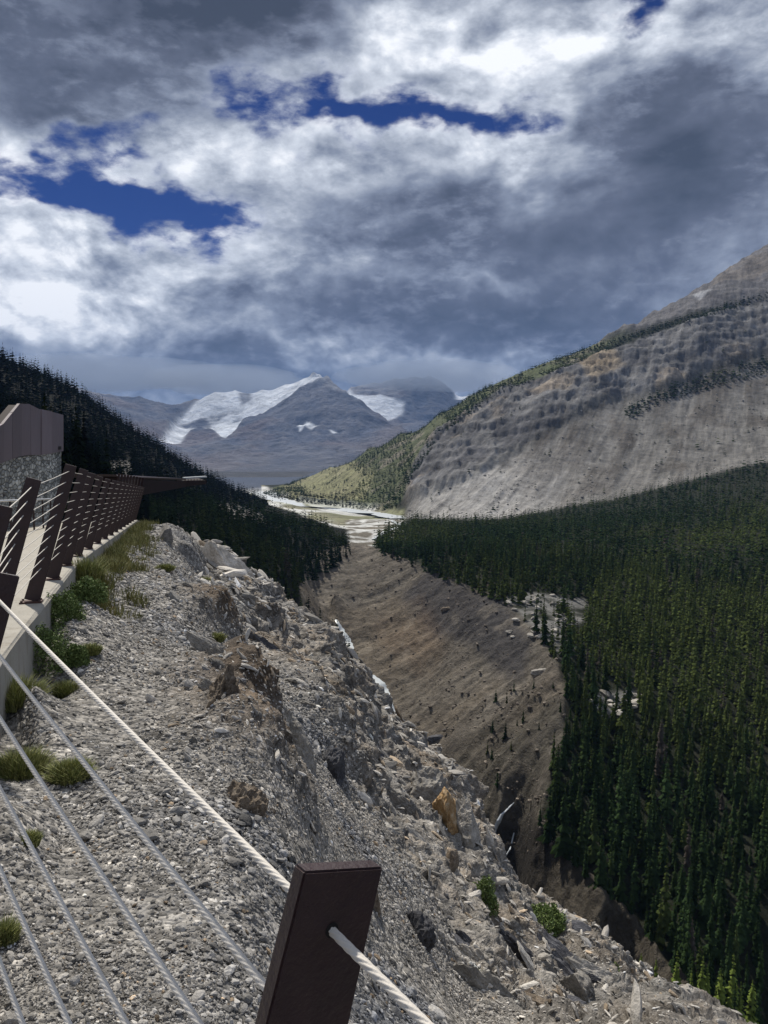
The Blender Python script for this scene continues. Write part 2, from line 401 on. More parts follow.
M['rock_orange'] = m_rock('orange_rock', (.22, .13, .06), (.42, .27, .13), (.62, .52, .38))
M['rock_white'] = m_rock('white_rock', (.24, .225, .20), (.40, .38, .345), (.56, .54, .50))
M['rock_dark'] = m_rock('dark_rock', (.05, .05, .055), (.10, .10, .11), (.17, .17, .18))
M['water'] = mat('milky_water', (.50, .53, .54), .35, 0, .6, 3, .3, 2)
M['falls'] = mat('falling_water', (.5, .54, .58), .5, 0, .4, 2, .6, 1.2)
M['bark'] = mat('bark', (.05, .04, .032), .95, 0, .6, 20, .3, 5, .1)

# ------------------------------------------------------------------ walkway line (kerb top, under the outer railing)
BASE = [(2.75, -3.2, -1.88), (1.66, -1.95, -1.86), (.64, -.72, -1.88), (-.366, .525, -1.765), (-1.392, 1.86, -1.68), (-2.255, 3.62, -1.64), (-2.93, 5.47, -1.60), (-3.40, 7.30, -1.56),
        (-3.98, 9.10, -1.67), (-4.55, 10.85, -1.79), (-5.08, 12.6, -1.92), (-5.58, 14.35, -2.05)]
e0, e1 = BASE[-1], (-10.1, 30.9, -3.22)
for k in range(1, 11):
    f = k / 10; BASE.append(tuple(e0[i] + (e1[i] - e0[i]) * f for i in range(3)))
BASE = np.array(BASE)
def heading(i):
    a = BASE[max(i - 1, 0)]; b = BASE[min(i + 1, len(BASE) - 1)]; d = (b - a)[:2]; return d / np.linalg.norm(d)
HD = np.array([heading(i) for i in range(len(BASE))]); HD[3] = (-.609, .793); HD[4] = (-.54, .842)
RT = np.stack([HD[:, 1], -HD[:, 0]], 1)          # towards the gorge
def side_line(off):
    return np.stack([BASE[:, 0] + RT[:, 0] * off, BASE[:, 1] + RT[:, 1] * off], 1)
def dist_kerb(x, y):
    """signed distance to the post line (positive towards the gorge), and kerb height there"""
    best = np.full(x.shape, 1e9); sg = np.zeros(x.shape); kz = np.zeros(x.shape)
    for i in range(len(BASE) - 1):
        ax, ay, az_ = BASE[i]; bx, by, bz = BASE[i + 1]; ddx, ddy = bx - ax, by - ay
        t = np.clip(((x - ax) * ddx + (y - ay) * ddy) / (ddx * ddx + ddy * ddy), 0, 1)
        px, py = ax + t * ddx, ay + t * ddy; d = np.hypot(x - px, y - py)
        s = np.sign((x - ax) * ddy - (y - ay) * ddx)
        m_ = d < best; best = np.where(m_, d, best); sg = np.where(m_, s, sg); kz = np.where(m_, az_ + t * (bz - az_), kz)
    return best * np.where(sg == 0, 1, sg), kz

# ------------------------------------------------------------------ near ground: gravel shelf and rocky spur
ctl = [at(u, v, Y) for u, v, Y in [
    (0, 1010, 2.55), (80, 950, 2.95), (150, 900, 3.4), (60, 850, 3.95), (230, 870, 3.75), (20, 760, 5.15), (120, 760, 5.0), (200, 800, 4.6),
    (60, 700, 6.4), (150, 690, 6.9), (110, 620, 10.2), (165, 620, 10.4), (140, 570, 15.0), (170, 570, 15.5), (150, 540, 22), (265, 800, 5.0), (228, 690, 8.2), (195, 620, 12.5), (172, 560, 20),
    (300, 860, 4.6), (330, 930, 4.6), (350, 1000, 4.2), (300, 780, 7.5), (270, 720, 9.5), (310, 720, 13), (350, 800, 11), (400, 880, 9), (440, 960, 8.5), (470, 1020, 8), (380, 960, 6.0),
    (235, 640, 17), (270, 650, 22), (210, 585, 22), (250, 600, 28), (350, 720, 22), (400, 780, 21), (440, 830, 17), (460, 900, 14), (520, 960, 13.5), (560, 1010, 13), (640, 1015, 15), (400, 830, 14),
    (310, 660, 32), (350, 690, 33), (300, 632, 38), (385, 740, 32), (425, 790, 27), (380, 820, 13.5), (330, 660, 40)]]
sil = [(120, 527, 34), (140, 530, 32), (158, 532, 29.5), (175, 540, 31), (200, 559, 34), (230, 582, 37), (270, 609, 42), (300, 627, 46), (345, 675, 47), (385, 728, 42), (415, 758, 38), (442, 781, 36),
       (462, 806, 33), (476, 842, 28.5), (492, 880, 25), (540, 905, 23), (590, 938, 21), (640, 973, 19), (700, 1022, 17), (790, 1094, 16)]
for u, v, Y in sil:
    x, y, z = at(u, v, Y); ctl.append((x, y, z)); r = math.hypot(x, y)
    for k, dz_ in ((1.22, .16), (1.9, .55), (3.2, 1.0)):
        ctl.append((x * k, y * k, z * k - dz_ * r * k * (.75 if u < 250 else 1)))
for i in range(0, len(BASE) - 1):
    for off in (.35, 0, -1.5, -4, -12):
        if i < 3 and off > -1 and i != 2: continue
        ctl.append((BASE[i, 0] + RT[i, 0] * off, BASE[i, 1] + RT[i, 1] * off, BASE[i, 2] - (.22 if off > 0 else .45)))
ctl += [(.6, .9, -2.05), (1.2, 1.5, -2.3), (.2, 1.4, -2.02), (1.7, -.3, -2.1), (3.2, .4, -3.2), (4.5, 2.5, -5.0), (7, 5, -7.6), (6, 0, -6.5), (9, 2.5, -9.0), (12, 5, -11.6), (15, 10.5, -12.6), (22, 6, -24), (34, 14, -44), (-22, 40, -6), (-30, 45, -6), (-40, 30, -4), (-30, 10, -2.2)]
NEAR = Sheet(ctl, R(-62), R(72), 1250, .8, 140, 1350, 2.0)
dk, kz = dist_kerb(NEAR.X, NEAR.Y)
U, V_ = proj(NEAR.X, NEAR.Y, NEAR.Z)
nX, nY, nZ = NEAR.X, NEAR.Y, NEAR.Z
# rock mask: past the lip of the shelf, measured as distance from the kerb
lip = np.interp(nY, [0, 2, 4, 5, 8.2, 12, 20, 30], [2.6, 3.0, 3.5, 4.1, 3.9, 3.3, 2.2, 1.6])
lipn = fbm(nX * .5, nY * .5, nZ * 0, 4)
rock = sstep(dk - lip + lipn * 1.2, -.2, .9)
gx = np.gradient(nZ, axis=0) / np.maximum(np.hypot(np.gradient(nX, axis=0), np.gradient(nY, axis=0)), 1e-6)
gy = np.gradient(nZ, axis=1) / np.maximum(np.gradient(NEAR.R, axis=1), 1e-6)
# surface normal
Pn = np.stack([nX, nY, nZ], 2); A_ = np.gradient(Pn, axis=0); B_ = np.gradient(Pn, axis=1)
N_ = np.cross(A_, B_); N_ *= np.sign(N_[..., 2:3]); N_ /= np.linalg.norm(N_, axis=2, keepdims=True)
# bedded rock: strata dip down the slope; coordinates along the bedding
b1 = nX * .80 + nY * .25 - nZ * .35; b2 = -nX * .28 + nY * .95; b3 = nX * .45 + nZ * .9 + nY * .12
big = fbm(b1 * .16, b2 * .12, b3 * .4, 5, .5)
rid = fbm(b1 * .38 + 3, b2 * .22, b3 * .9, 6, .52, ridged=True)
fine = fbm(b1 * 1.7, b2 * 1.1, b3 * 3.2, 6, .58, ridged=True)
blk = np.floor(fbm(b1 * .7, b2 * .5, b3 * 1.2, 3) * 6) / 6
far_f = np.clip(NEAR.R / 20, .35, 1.6)
depthfade = sstep(NEAR.R, 2.5, 9)
rib = fbm(b2 * .55 + 2, b1 * .10, b3 * .35, 5, .55, ridged=True); slab_ = np.abs(((b3 * .55 + fbm(b1 * .2, b2 * .2, b3 * .3, 4) * 1.6) % 1) - .5) * 2
d_rock = rock * depthfade * (big * 1.15 + rid * .50 * far_f + blk * .45 + fine * .17 + (rib - .1) * .55 * far_f + (slab_ - .5) * .22 * sstep(big, -.2, .2))
d_grav = (1 - rock) * (fbm(nX * 1.1, nY * 1.1, nX * 0, 4) * .05 * sstep(dk, .3, 1.2) + fbm(nX * 9, nY * 9, nX * 0, 4) * .014)
# surface gullies on the slope
gul = rock * fbm(b2 * .9, b1 * .12, nX * 0, 4, ridged=True) * .16 * depthfade
d = d_rock + d_grav + gul
# the crest at the end of the kerb is broken rock teeth
crest = np.exp(-((dk - 1.9) / 1.2) ** 2) * sstep(nY, 17, 26) * (nY < 33)
d = d + crest * (.0 + .55 * np.clip(fbm(nX * .8, nY * .5, nX * 0, 4, ridged=True), -.3, 1))
# brown outcrop standing out of the lip
def bump_at(u, v, Y, ru, rv, h):
    x, y, z = at(u, v, Y); q = ((nX - x) / ru) ** 2 + ((nY - y) / rv) ** 2
    return h * np.exp(-q)
oc = bump_at(222, 665, 8.4, .4, 1.0, .38) + bump_at(232, 720, 7.4, .5, .9, .36) + bump_at(245, 770, 6.2, .5, .7, .35) + bump_at(205, 600, 14, .5, 1.6, .5)
d = d + oc * (.65 + .6 * fine + .5 * rid)
Pd = Pn + N_ * d[..., None] * np.where(rock > .02, 1, 1)[..., None]
hz = rock * depthfade * .12; Pd[..., 0] += hz * fbm(nX * 2.3, nY * 2.3, nZ * 2.3, 4); Pd[..., 1] += hz * fbm(nX * 2.3 + 9, nY * 2.3, nZ * 2.3, 4)
# keep the skyline of the spur where it was surveyed: tilt the broken surface back as a whole
SKY = [(120, 524), (140, 522), (150, 528), (160, 521), (172, 526), (185, 535), (200, 546), (230, 569), (270, 597), (300, 613), (325, 642), (345, 667), (385, 722), (415, 745), (442, 769), (456, 790), (470, 822), (480, 850), (492, 870), (515, 886), (540, 899), (565, 915), (590, 931), (640, 968), (700, 1016), (790, 1090)]
tt = np.array([math.atan(ray(a, b)[0]) for a, b in SKY]); te = np.array([ray(a, b)[1] / math.sqrt(1 + ray(a, b)[0] ** 2) for a, b in SKY])
rsil = np.interp(NEAR.t, [math.atan(ray(a, b)[0]) for a, b, c in sil], [c for a, b, c in sil])
for _ in range(2):
    el_ = np.where((NEAR.R < 75) & (NEAR.R > 7), Pd[..., 2] / np.hypot(Pd[..., 0], Pd[..., 1]), -9).max(1)
    dl = el_ - np.interp(NEAR.t, tt, te); dl = np.where((NEAR.t < tt[0] + .01), 0, dl); kk = np.exp(-(np.arange(-24, 25) / 9.0) ** 2); dl = np.convolve(np.pad(dl, 24, 'edge'), kk / kk.sum(), 'valid')
    Pd[..., 2] -= dl[:, None] * NEAR.R * sstep(NEAR.R / rsil[:, None], .25, .85)
# ground stays below slab and kerb
lim = kz - .42; under = (dk < .12); Pd[..., 2] = np.where(under & (dk > -14), np.minimum(Pd[..., 2], lim), Pd[..., 2])
nearlim = (dk >= .12) & (dk < .6); Pd[..., 2] = np.where(nearlim, np.minimum(Pd[..., 2], kz - .12), Pd[..., 2])
# colours
n0 = fbm(nX * .35, nY * .35, nZ * .35, 5)[..., None]; n1_ = fbm(nX * 1.3 + 40, nY * 1.3, nZ * 1.3, 5)[..., None]
cg = np.array([.265, .25, .228]) * (1 + .3 * n0) + n1_ * .03
bluish = sstep(fbm(nX * .7 + 8, nY * .7, nX * 0, 4), .0, .35)[..., None] * np.exp(-((dk - 2.6) / 1.3) ** 2)[..., None]
cg = cg * (1 - bluish * .8) + np.array([.105, .115, .135]) * bluish * .8
cr = np.array([.375, .353, .322]) * (1 + .35 * n0 + .25 * n1_)
tanm = sstep(fbm(b1 * .25 + 5, b2 * .2, b3 * .5, 4), .12, .45)[..., None]
cr = cr * (1 - tanm * .5) + np.array([.27, .215, .155]) * tanm * .5
dkm = sstep(fbm(b1 * .3 + 15, b2 * .22 + 4, b3 * .7, 5), .1, .4)[..., None]
cr = cr * (1 - dkm * .55) + np.array([.11, .105, .10]) * dkm * .55
ocm = np.clip(oc * 2.2, 0, 1)[..., None]
cr = cr * (1 - ocm) + np.array([.20, .155, .115]) * ocm
rr = np.maximum(rock, ocm[..., 0])[..., None]
col = np.clip(cg * (1 - rr) + cr * rr, .02, .8)
Vn = Pd.reshape(-1, 3); Fn = NEAR.faces()
me = npmesh('gravel_slope', Vn, Fn, True, {'rock': rr.ravel()}, col.reshape(-1, 3))
tag(mobj('ground', me, M['near']), kind='structure')
NPOS = Pd; NNOR = N_; NROCK = rr[..., 0]; NU, NV = proj(Pd[..., 0], Pd[..., 1], Pd[..., 2])

# ------------------------------------------------------------------ the valley: gorge, forest bench, mountain, hill, flats
vc = [at(*p) for p in [
    # forest bench on the right
    (740, 1015, 165), (900, 1000, 170), (768, 900, 198), (700, 850, 222), (850, 850, 215), (768, 800, 250), (640, 800, 240), (600, 770, 262), (900, 700, 330), (768, 700, 330), (700, 700, 322), (640, 700, 312), (605, 700, 305),
    (950, 560, 520), (768, 600, 480), (680, 600, 470), (600, 610, 440), (560, 615, 410), (768, 520, 800), (650, 525, 780), (550, 535, 740), (460, 545, 680), (410, 545, 700), (900, 480, 900),
    # rim of the gorge
    (700, 1000, 160), (655, 955, 176), (600, 892, 200), (558, 850, 222), (538, 822, 235), (552, 780, 250), (562, 740, 266), (565, 700, 290), (556, 662, 325), (530, 627, 372), (500, 603, 420), (460, 586, 470), (420, 570, 530), (385, 555, 590), (352, 546, 640),
    # wall: part way down, and the creek
    (520, 700, 322), (480, 660, 375), (430, 640, 435), (400, 600, 505), (365, 580, 560), (335, 600, 520), (480, 740, 310), (520, 770, 272), (440, 720, 345), (500, 800, 262),
    (318, 600, 520), (330, 622, 490), (345, 648, 460), (362, 668, 430), (376, 688, 400), (390, 705, 378), (405, 745, 340), (440, 790, 300), (478, 815, 275), (490, 822, 268), (512, 835, 258), (498, 885, 250), (515, 905, 243), (520, 862, 252),
    (560, 920, 205), (560, 960, 200), (600, 950, 186), (600, 1000, 182), (640, 990, 170), (650, 1040, 165), (680, 1060, 150), (530, 900, 222),
    # forested knoll left of the creek
    (312, 612, 440), (300, 590, 440), (335, 600, 500), (340, 575, 560), (350, 560, 610), (180, 545, 370), (250, 560, 410), (290, 575, 430), (200, 510, 560), (260, 515, 640), (320, 534, 680), (344, 550, 640), (140, 520, 420), (230, 600, 300), (150, 600, 250), (280, 620, 340),
    # left hill
    (0, 362, 880), (50, 380, 930), (100, 412, 980), (150, 444, 1040), (190, 474, 1100), (225, 492, 1180), (250, 504, 1250), (266, 512, 1350), (-60, 335, 860), (-200, 290, 820), (-400, 250, 800),
    (0, 400, 600), (60, 420, 620), (120, 450, 650), (170, 480, 700), (210, 500, 750), (240, 512, 800), (0, 450, 330), (60, 462, 340), (120, 484, 380), (170, 500, 450), (-100, 430, 300), (-300, 420, 260), (0, 478, 170), (60, 488, 170), (110, 505, 200), (-200, 460, 120),
    # gorge head and flats
    (370, 535, 800), (395, 530, 850), (380, 520, 1100), (400, 520, 1050), (350, 545, 700), (345, 525, 1000), (330, 513, 1300), (300, 507, 1500), (280, 500, 1700), (268, 505, 1450), (384, 513, 1400), (262, 488, 2300), (300, 494, 1950), (250, 485, 2600), (230, 483, 3000),
    # talus foot under the mountain
    (768, 444, 1300), (900, 412, 1350), (700, 466, 1250), (620, 487, 1210), (560, 503, 1190), (500, 513, 1160), (440, 517, 1150), (410, 516, 1250), (384, 511, 1500), (340, 503, 1850), (305, 495, 2150),
    # mountain flank
    (480, 478, 1300), (540, 448, 1430), (640, 430, 1500), (768, 405, 1550), (768, 366, 1750), (620, 402, 1660), (900, 330, 1800), (700, 385, 1700), (520, 440, 1480), (450, 488, 1290), (480, 450, 1450), (540, 415, 1560), (600, 385, 1690), (700, 345, 1800),
    (768, 296, 2000), (900, 250, 2050), (700, 315, 1960), (640, 336, 1920), (590, 352, 1900), (540, 368, 1880), (500, 392, 1800), (470, 410, 1760), (440, 432, 1700), (420, 455, 1560), (412, 485, 1400), (425, 500, 1280),
    (768, 251, 2700), (900, 170, 2900), (740, 268, 2600), (720, 280, 2500), (690, 300, 2380), (650, 318, 2250), (600, 345, 2120), (550, 365, 2060), (500, 385, 2060), (470, 399, 2080), (440, 416, 2150), (400, 436, 2300), (370, 450, 2500), (330, 469, 2800), (290, 489, 3000), (265, 487, 3300),
    (320, 488, 2200), (350, 485, 2000), (400, 470, 1800), (400, 450, 2000), (350, 468, 2300), (430, 440, 1900), (385, 495, 1650)]]
# the land falls away again behind every skyline
for u, v, Y in [(0, 362, 880), (50, 380, 930), (100, 412, 980), (150, 444, 1040), (190, 474, 1100), (225, 492, 1180), (-60, 335, 860), (-200, 290, 820), (-400, 250, 800),
                (900, 170, 2900), (768, 251, 2700), (720, 280, 2500), (650, 318, 2250), (600, 345, 2120), (550, 365, 2060), (500, 385, 2060), (470, 399, 2080), (440, 416, 2150), (400, 436, 2300), (370, 450, 2500), (330, 469, 2800)]:
    x, y, z = at(u, v, Y)
    for k, f in ((1.12, .12), (1.4, .75)):
        vc.append((x * k, y * k, z * (1 - f) + -150 * f if k > 1.2 else z * k - Y * .05))
for a_ in (-55, -40, -30, -24, -18, -12, -6, 0, 8, 16, 28, 45, 58): vc.append((4250 * math.sin(R(a_)), 4250 * math.cos(R(a_)), -205))
for a_ in (-30, -24, -18, -12): vc.append((3000 * math.sin(R(a_)), 3000 * math.cos(R(a_)), -185))
# under the spur, out of sight
vc += [(-20, 150, -150), (-60, 200, -150), (-30, 250, -146), (0, 200, -152), (20, 130, -155), (40, 90, -150), (70, 130, -158), (60, 60, -140), (110, 60, -150), (120, 110, -150), (-60, 300, -120), (-100, 180, -110), (-110, 120, -80), (-90, 70, -50), (-60, 60, -60), (160, 120, -135), (200, 100, -125), (30, 190, -158), (-10, 300, -143), (-200, 60, -5), (-40, 380, -122), (45, 210, -160), (12, 60, -110), (30, 240, -160), (60, 175, -160), (15, 100, -140)]
VAL = Sheet(vc, R(-58), R(60), 1150, 58, 4300, 1150, 0.0)
vX, vY, vZ0 = VAL.X, VAL.Y, VAL.Z
vu, vv = proj(vX, vY, vZ0); vr = VAL.R
POLY = dict(
  bench=[(372, 548), (385, 530), (420, 521), (500, 516), (620, 494), (768, 456), (1100, 380), (1400, 380), (1400, 1400), (760, 1150), (655, 958), (600, 893), (558, 852), (538, 824), (550, 780), (562, 740), (566, 700), (557, 662), (531, 628), (500, 604), (460, 587), (420, 571), (385, 556)],
  gorge=[(300, 560), (352, 545), (385, 553), (420, 569), (460, 585), (500, 601), (531, 625), (557, 660), (566, 700), (562, 740), (552, 780), (540, 822), (560, 850), (602, 892), (657, 955), (800, 1150), (500, 1100), (300, 760)],
  cliff=[(404, 505), (412, 470), (430, 440), (470, 412), (500, 393), (560, 372), (640, 340), (700, 320), (768, 302), (1000, 235), (1000, 300), (768, 352), (700, 375), (640, 398), (600, 402), (540, 440), (500, 462), (470, 480), (440, 492), (420, 500)],
  talus=[(404, 520), (410, 500), (440, 491), (470, 479), (500, 461), (540, 439), (600, 401), (640, 397), (768, 352), (1000, 290), (1000, 440), (768, 462), (620, 498), (500, 520)],
  upper=[(600, 346), (640, 320), (768, 245), (1000, 100), (1000, 235), (768, 302), (690, 314), (640, 332)],
  flank=[(255, 492), (290, 486), (400, 426), (470, 392), (610, 338), (640, 330), (560, 372), (500, 393), (470, 412), (430, 440), (412, 470), (404, 505), (380, 514), (330, 506), (280, 498)],
)
m_mt = (vr > 1120) & (vu > 250) & ~((vv > 500) & (vu < 400)) & (vZ0 > -146)
inp = {k: inpoly(vu, vv, p) for k, p in POLY.items()}
cliff = inp['cliff'] & (vr > 1100); talus = inp['talus'] & (vr > 1000); upper = inp['upper'] & (vr > 1900); flank = inp['flank'] & (vr > 1350)
gorge = inp['gorge'] & (vr < 700) & (vr > 100)
def soft(m_, n=6):
    a = m_.astype(float)
    for _ in range(n):
        a[1:-1] = (a[:-2] + a[1:-1] * 2 + a[2:]) / 4; a[:, 1:-1] = (a[:, :-2] + a[:, 1:-1] * 2 + a[:, 2:]) / 4
    return a
sc_, st, su_, sf, sg = map(soft, (cliff, talus, upper, flank, gorge))
# rock relief
wx = vX + 25 * fbm(vX * .006, vY * .006, vX * 0, 3); wy = vY + 25 * fbm(vX * .006 + 9, vY * .006, vX * 0, 3)
cr1 = fbm(wx * .012, wy * .010, vZ0 * .012, 6, .55, ridged=True)
cr2 = fbm(wx * .045, wy * .02, vZ0 * .03, 5, .55, ridged=True)
# gullies follow the fall line: noise along the contour, stretched downhill
gq = vY * .95 - vX * .25; gul1 = fbm(gq * .075, vX * .012, vX * 0, 6, .58, ridged=True)       # gorge wall
mq = np.where(vu > 430, vX * .95 + vY * .25, vX * .5 + vY * .85); cq = vX * .91 - vY * .41; fq = vX * .41 + vY * .91; gul2 = fbm(cq * .020, fq * .0035, vX * 0, 6, .62, ridged=True); gul3 = fbm(cq * .085, fq * .010, vZ0 * .01, 5, .62, ridged=True)    # mountain
strat = fbm(cq * .006, (vZ0 - .12 * cq) * .075 + cr1 * 1.2, vX * 0, 5, .6, ridged=True); sb_ = (vZ0 - .26 * cq) / 30 + cr1 * 1.0 + cr2 * .35 + fbm(vX * .004, vY * .004, vX * 0, 3) * .8; saw = sb_ - np.floor(sb_); saw = np.where(saw < .22, saw / .22, 1 - (saw - .22) / .78)
nfine = fbm(vX * .22, vY * .22, vZ0 * .22, 4, .6)
dz_ = sc_ * (cr1 * 10 + cr2 * 5 + gul2 * 11 + gul3 * 4 + strat * 3 + (saw - .5) * 5.5) + st * (gul2 * 5 + gul3 * 1.8) + su_ * (cr1 * 14 + gul2 * 12) + sf * (cr1 * 8 + gul2 * 5) + sg * (gul1 * 4.2 + cr2 * 2.6 + nfine * 1.1)
dz_ = dz_ + fbm(vX * .02, vY * .02, vX * 0, 4) * 3 * np.clip(vr / 500, .3, 1.2) * (vr < 1400) * (1 - sg)
flats = (vZ0 < -100) & (vr > 850) & (vu < 404) & (vu > 225) & (vv > np.interp(vu, [225, 262, 275, 300, 330, 380, 404], [482, 484, 492, 499, 503, 507, 510]))
dz_ = np.where(flats, dz_ * .05, dz_)
lowrock = inpoly(vu, vv, [(485, 822), (520, 835), (560, 850), (602, 892), (657, 955), (700, 1010), (640, 1060), (480, 960)]) & (vr < 290)
slr = soft(lowrock, 4)
dz_ = dz_ + slr * (fbm(vX * .1, vY * .1, vZ0 * .06, 5, .55, ridged=True) * 4)
vZ = vZ0 + dz_
# colours ------------------------------------------------------
def patch(s, base, k, c):
    k = k[..., None] if k.ndim == 2 else k
    return base * (1 - k) + np.array(c) * k
col = np.ones(vX.shape + (3,)) * np.array([.020, .023, .014])
na = fbm(vX * .02, vY * .02, vZ0 * .02, 5); nb = fbm(vX * .006 + 7, vY * .006, vZ0 * .006, 5); nc = fbm(vX * .08, vY * .08, vZ0 * .08, 4)
col = patch(0, col, sstep(nc, .25, .5) * .25, (.06, .056, .046)); lh_ = soft((vu < 355) & (vr < 1900), 3); col = patch(0, col, lh_ * .8, (.006, .007, .005))  # lh_: shaded left hill, its shadow put into the ground colour
# grassy / rocky flank, yellow-green alps
fl = np.ones_like(col) * np.array([.085, .095, .05]); fl = patch(0, fl, sstep(na, .1, .35) * .8, (.19, .17, .135)); fl = patch(0, fl, sstep(nb, -.1, .2) * .6, (.085, .10, .05))
grassy = soft(inpoly(vu, vv, [(268, 497), (300, 478), (325, 466), (350, 462), (375, 475), (365, 503), (320, 503)]) & (vr > 1400), 4)
fl = patch(0, fl, grassy * .7, (.235, .225, .125))
col = col * (1 - sf[..., None]) + fl * sf[..., None]
ck = np.ones_like(col) * np.array([.070, .069, .072]); ck = patch(0, ck, sstep(cr1, .0, .6) * .5, (.15, .148, .145)); ck = patch(0, ck, sstep(nb + na * .6, .15, .5) * .6, (.25, .205, .155))
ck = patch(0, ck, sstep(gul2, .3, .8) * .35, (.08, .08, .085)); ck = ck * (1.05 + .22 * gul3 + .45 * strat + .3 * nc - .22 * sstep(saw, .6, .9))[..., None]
yel = soft(inpoly(vu, vv, [(575, 360), (610, 350), (625, 372), (590, 385)]) & (vr > 1300), 4); ck = patch(0, ck, yel * .5, (.33, .25, .15))
col = col * (1 - sc_[..., None]) + ck * sc_[..., None]
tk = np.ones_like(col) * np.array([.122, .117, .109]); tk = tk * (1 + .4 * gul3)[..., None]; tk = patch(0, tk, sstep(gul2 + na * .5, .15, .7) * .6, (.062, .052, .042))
palef = np.exp(-((vu - 480) / 75) ** 2) * sstep(nb + .3, -.1, .3); tk = patch(0, tk, palef * .85, (.32, .31, .295))
col = col * (1 - st[..., None]) + tk * st[..., None]
uk = np.ones_like(col) * np.array([.115, .112, .115]); uk = patch(0, uk, sstep(na, .0, .3) * .6, (.12, .115, .12)); uk = patch(0, uk, sstep(nb, .1, .3) * .5, (.14, .12, .10))
snow = soft(inpoly(vu, vv, [(690, 300), (705, 293), (712, 296), (700, 303)]) & (vr > 1900), 1); uk = patch(0, uk, snow * .35, (.5, .52, .55))
col = col * (1 - su_[..., None]) + uk * su_[..., None]
gk = np.ones_like(col) * np.array([.108, .096, .080])
gfine = fbm(gq * .35, vX * .04, vX * 0, 5, .6, ridged=True); gk = gk * (1 + .75 * gfine + .3 * nc)[..., None]
gk = patch(0, gk, sstep(fbm(gq * .03, vX * .008, vX * 0, 4), .0, .4) * .6, (.155, .128, .096))
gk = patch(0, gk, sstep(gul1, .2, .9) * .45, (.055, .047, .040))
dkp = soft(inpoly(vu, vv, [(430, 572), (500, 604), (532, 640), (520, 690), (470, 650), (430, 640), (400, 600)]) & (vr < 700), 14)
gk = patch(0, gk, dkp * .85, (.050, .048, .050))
orp = soft(inpoly(vu, vv, [(360, 590), (420, 600), (450, 650), (430, 690), (380, 650)]) & (vr < 700), 14); gk = patch(0, gk, orp * .4 * sstep(na, -.3, .3), (.15, .105, .07))
lowp = soft(inpoly(vu, vv, [(480, 730), (560, 700), (565, 780), (545, 830), (480, 830), (440, 790)]) & (vr < 400), 10); gk = patch(0, gk, lowp * .6 * sstep(nc + na, -.4, .3), (.050, .046, .036))
gk = patch(0, gk, sstep(nc, .3, .45) * .35, (.24, .21, .17))
gk = patch(0, gk, slr * .75, (.060, .052, .040))
cleftd = soft(inpoly(vu, vv, [(498, 820), (526, 824), (548, 846), (550, 885), (530, 915), (485, 905), (492, 850)]) & (vr < 290), 2); gk = patch(0, gk, cleftd * .8, (.022, .02, .018))  # near-black patch on the rock around the falls
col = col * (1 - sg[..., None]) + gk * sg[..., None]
# boulder field on the bench, pale patches
bf = soft(inpoly(vu, vv, [(505, 600), (530, 590), (585, 598), (592, 620), (560, 632), (580, 650), (560, 660), (535, 630)]) & (vr < 600), 4) + soft(inpoly(vu, vv, [(590, 695), (635, 690), (640, 715), (600, 722)]) & (vr < 500), 3)
col = patch(0, col, np.clip(bf, 0, 1) * sstep(nc, -.4, .1), (.19, .185, .175))
# pale cliffs on the left hill
pc = soft(inpoly(vu, vv, [(212, 500), (230, 503), (262, 512), (264, 524), (236, 522), (216, 512)]) & (vr < 1300) & (vr > 500), 3) + soft(inpoly(vu, vv, [(108, 462), (130, 460), (134, 478), (112, 478)]) & (vr > 250) & (vr < 900), 3)
col = patch(0, col, np.clip(pc, 0, 1), (.15, .145, .135))
# gravel flats with braids
fk = np.ones_like(col) * np.array([.20, .19, .13]); bra = fbm(vX * .012, vY * .004, vX * 0, 5, ridged=True)
fk = patch(0, fk, sstep(bra, .1, .45), (.52, .52, .50)); fk = patch(0, fk, sstep(nb, .0, .3) * .4, (.14, .16, .07))
ff = soft(flats, 3); col = col * (1 - ff[..., None]) + fk * ff[..., None]
hd = soft(inpoly(vu, vv, [(345, 520), (400, 516), (404, 530), (378, 546), (352, 550)]) & (vr > 620) & (vr < 1200), 3)
hk = patch(0, np.ones_like(col) * np.array([.14, .125, .10]), sstep(fbm(vX * .05, vY * .02, vX * 0, 4, ridged=True), .2, .6), (.50, .50, .48)); col = col * (1 - hd[..., None]) + hk * hd[..., None]
dist_ = (sstep(vr, 1900, 2500) * (vu < 262) + sstep(vr, 3300, 3600) * (vu >= 262))[..., None]; col = col * (1 - dist_) + np.array([.07, .082, .11]) * dist_  # valley end fades to the far mountains' painted haze blue
col = np.clip(col, .004, .9)
VV = np.stack([vX, vY, vZ], 2).reshape(-1, 3); VF = VAL.faces(); cc = col.reshape(-1, 3)
fm = lambda a: a.ravel()[VF[:, 0]]
isg = fm(gorge | lowrock); ism = fm((cliff | talus | upper | flank) | (vr > 1900) & (vu > 300)); ishill = fm((vr > 90) & (vu < 268) & (vr < 1900) & (vv < 530)); isfl = fm(flats)
isg &= ~isfl; ism &= ~isfl & ~isg; ishill &= ~isfl & ~isg & ~ism; rest = ~(isg | ism | ishill | isfl)
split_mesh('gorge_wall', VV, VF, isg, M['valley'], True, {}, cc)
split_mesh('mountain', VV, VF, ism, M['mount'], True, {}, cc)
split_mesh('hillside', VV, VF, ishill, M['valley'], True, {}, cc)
split_mesh('river_flats', VV, VF, isfl, M['mount'], True, {}, cc)
split_mesh('valley_terrain', VV, VF, rest, M['valley'], True, {}, cc)

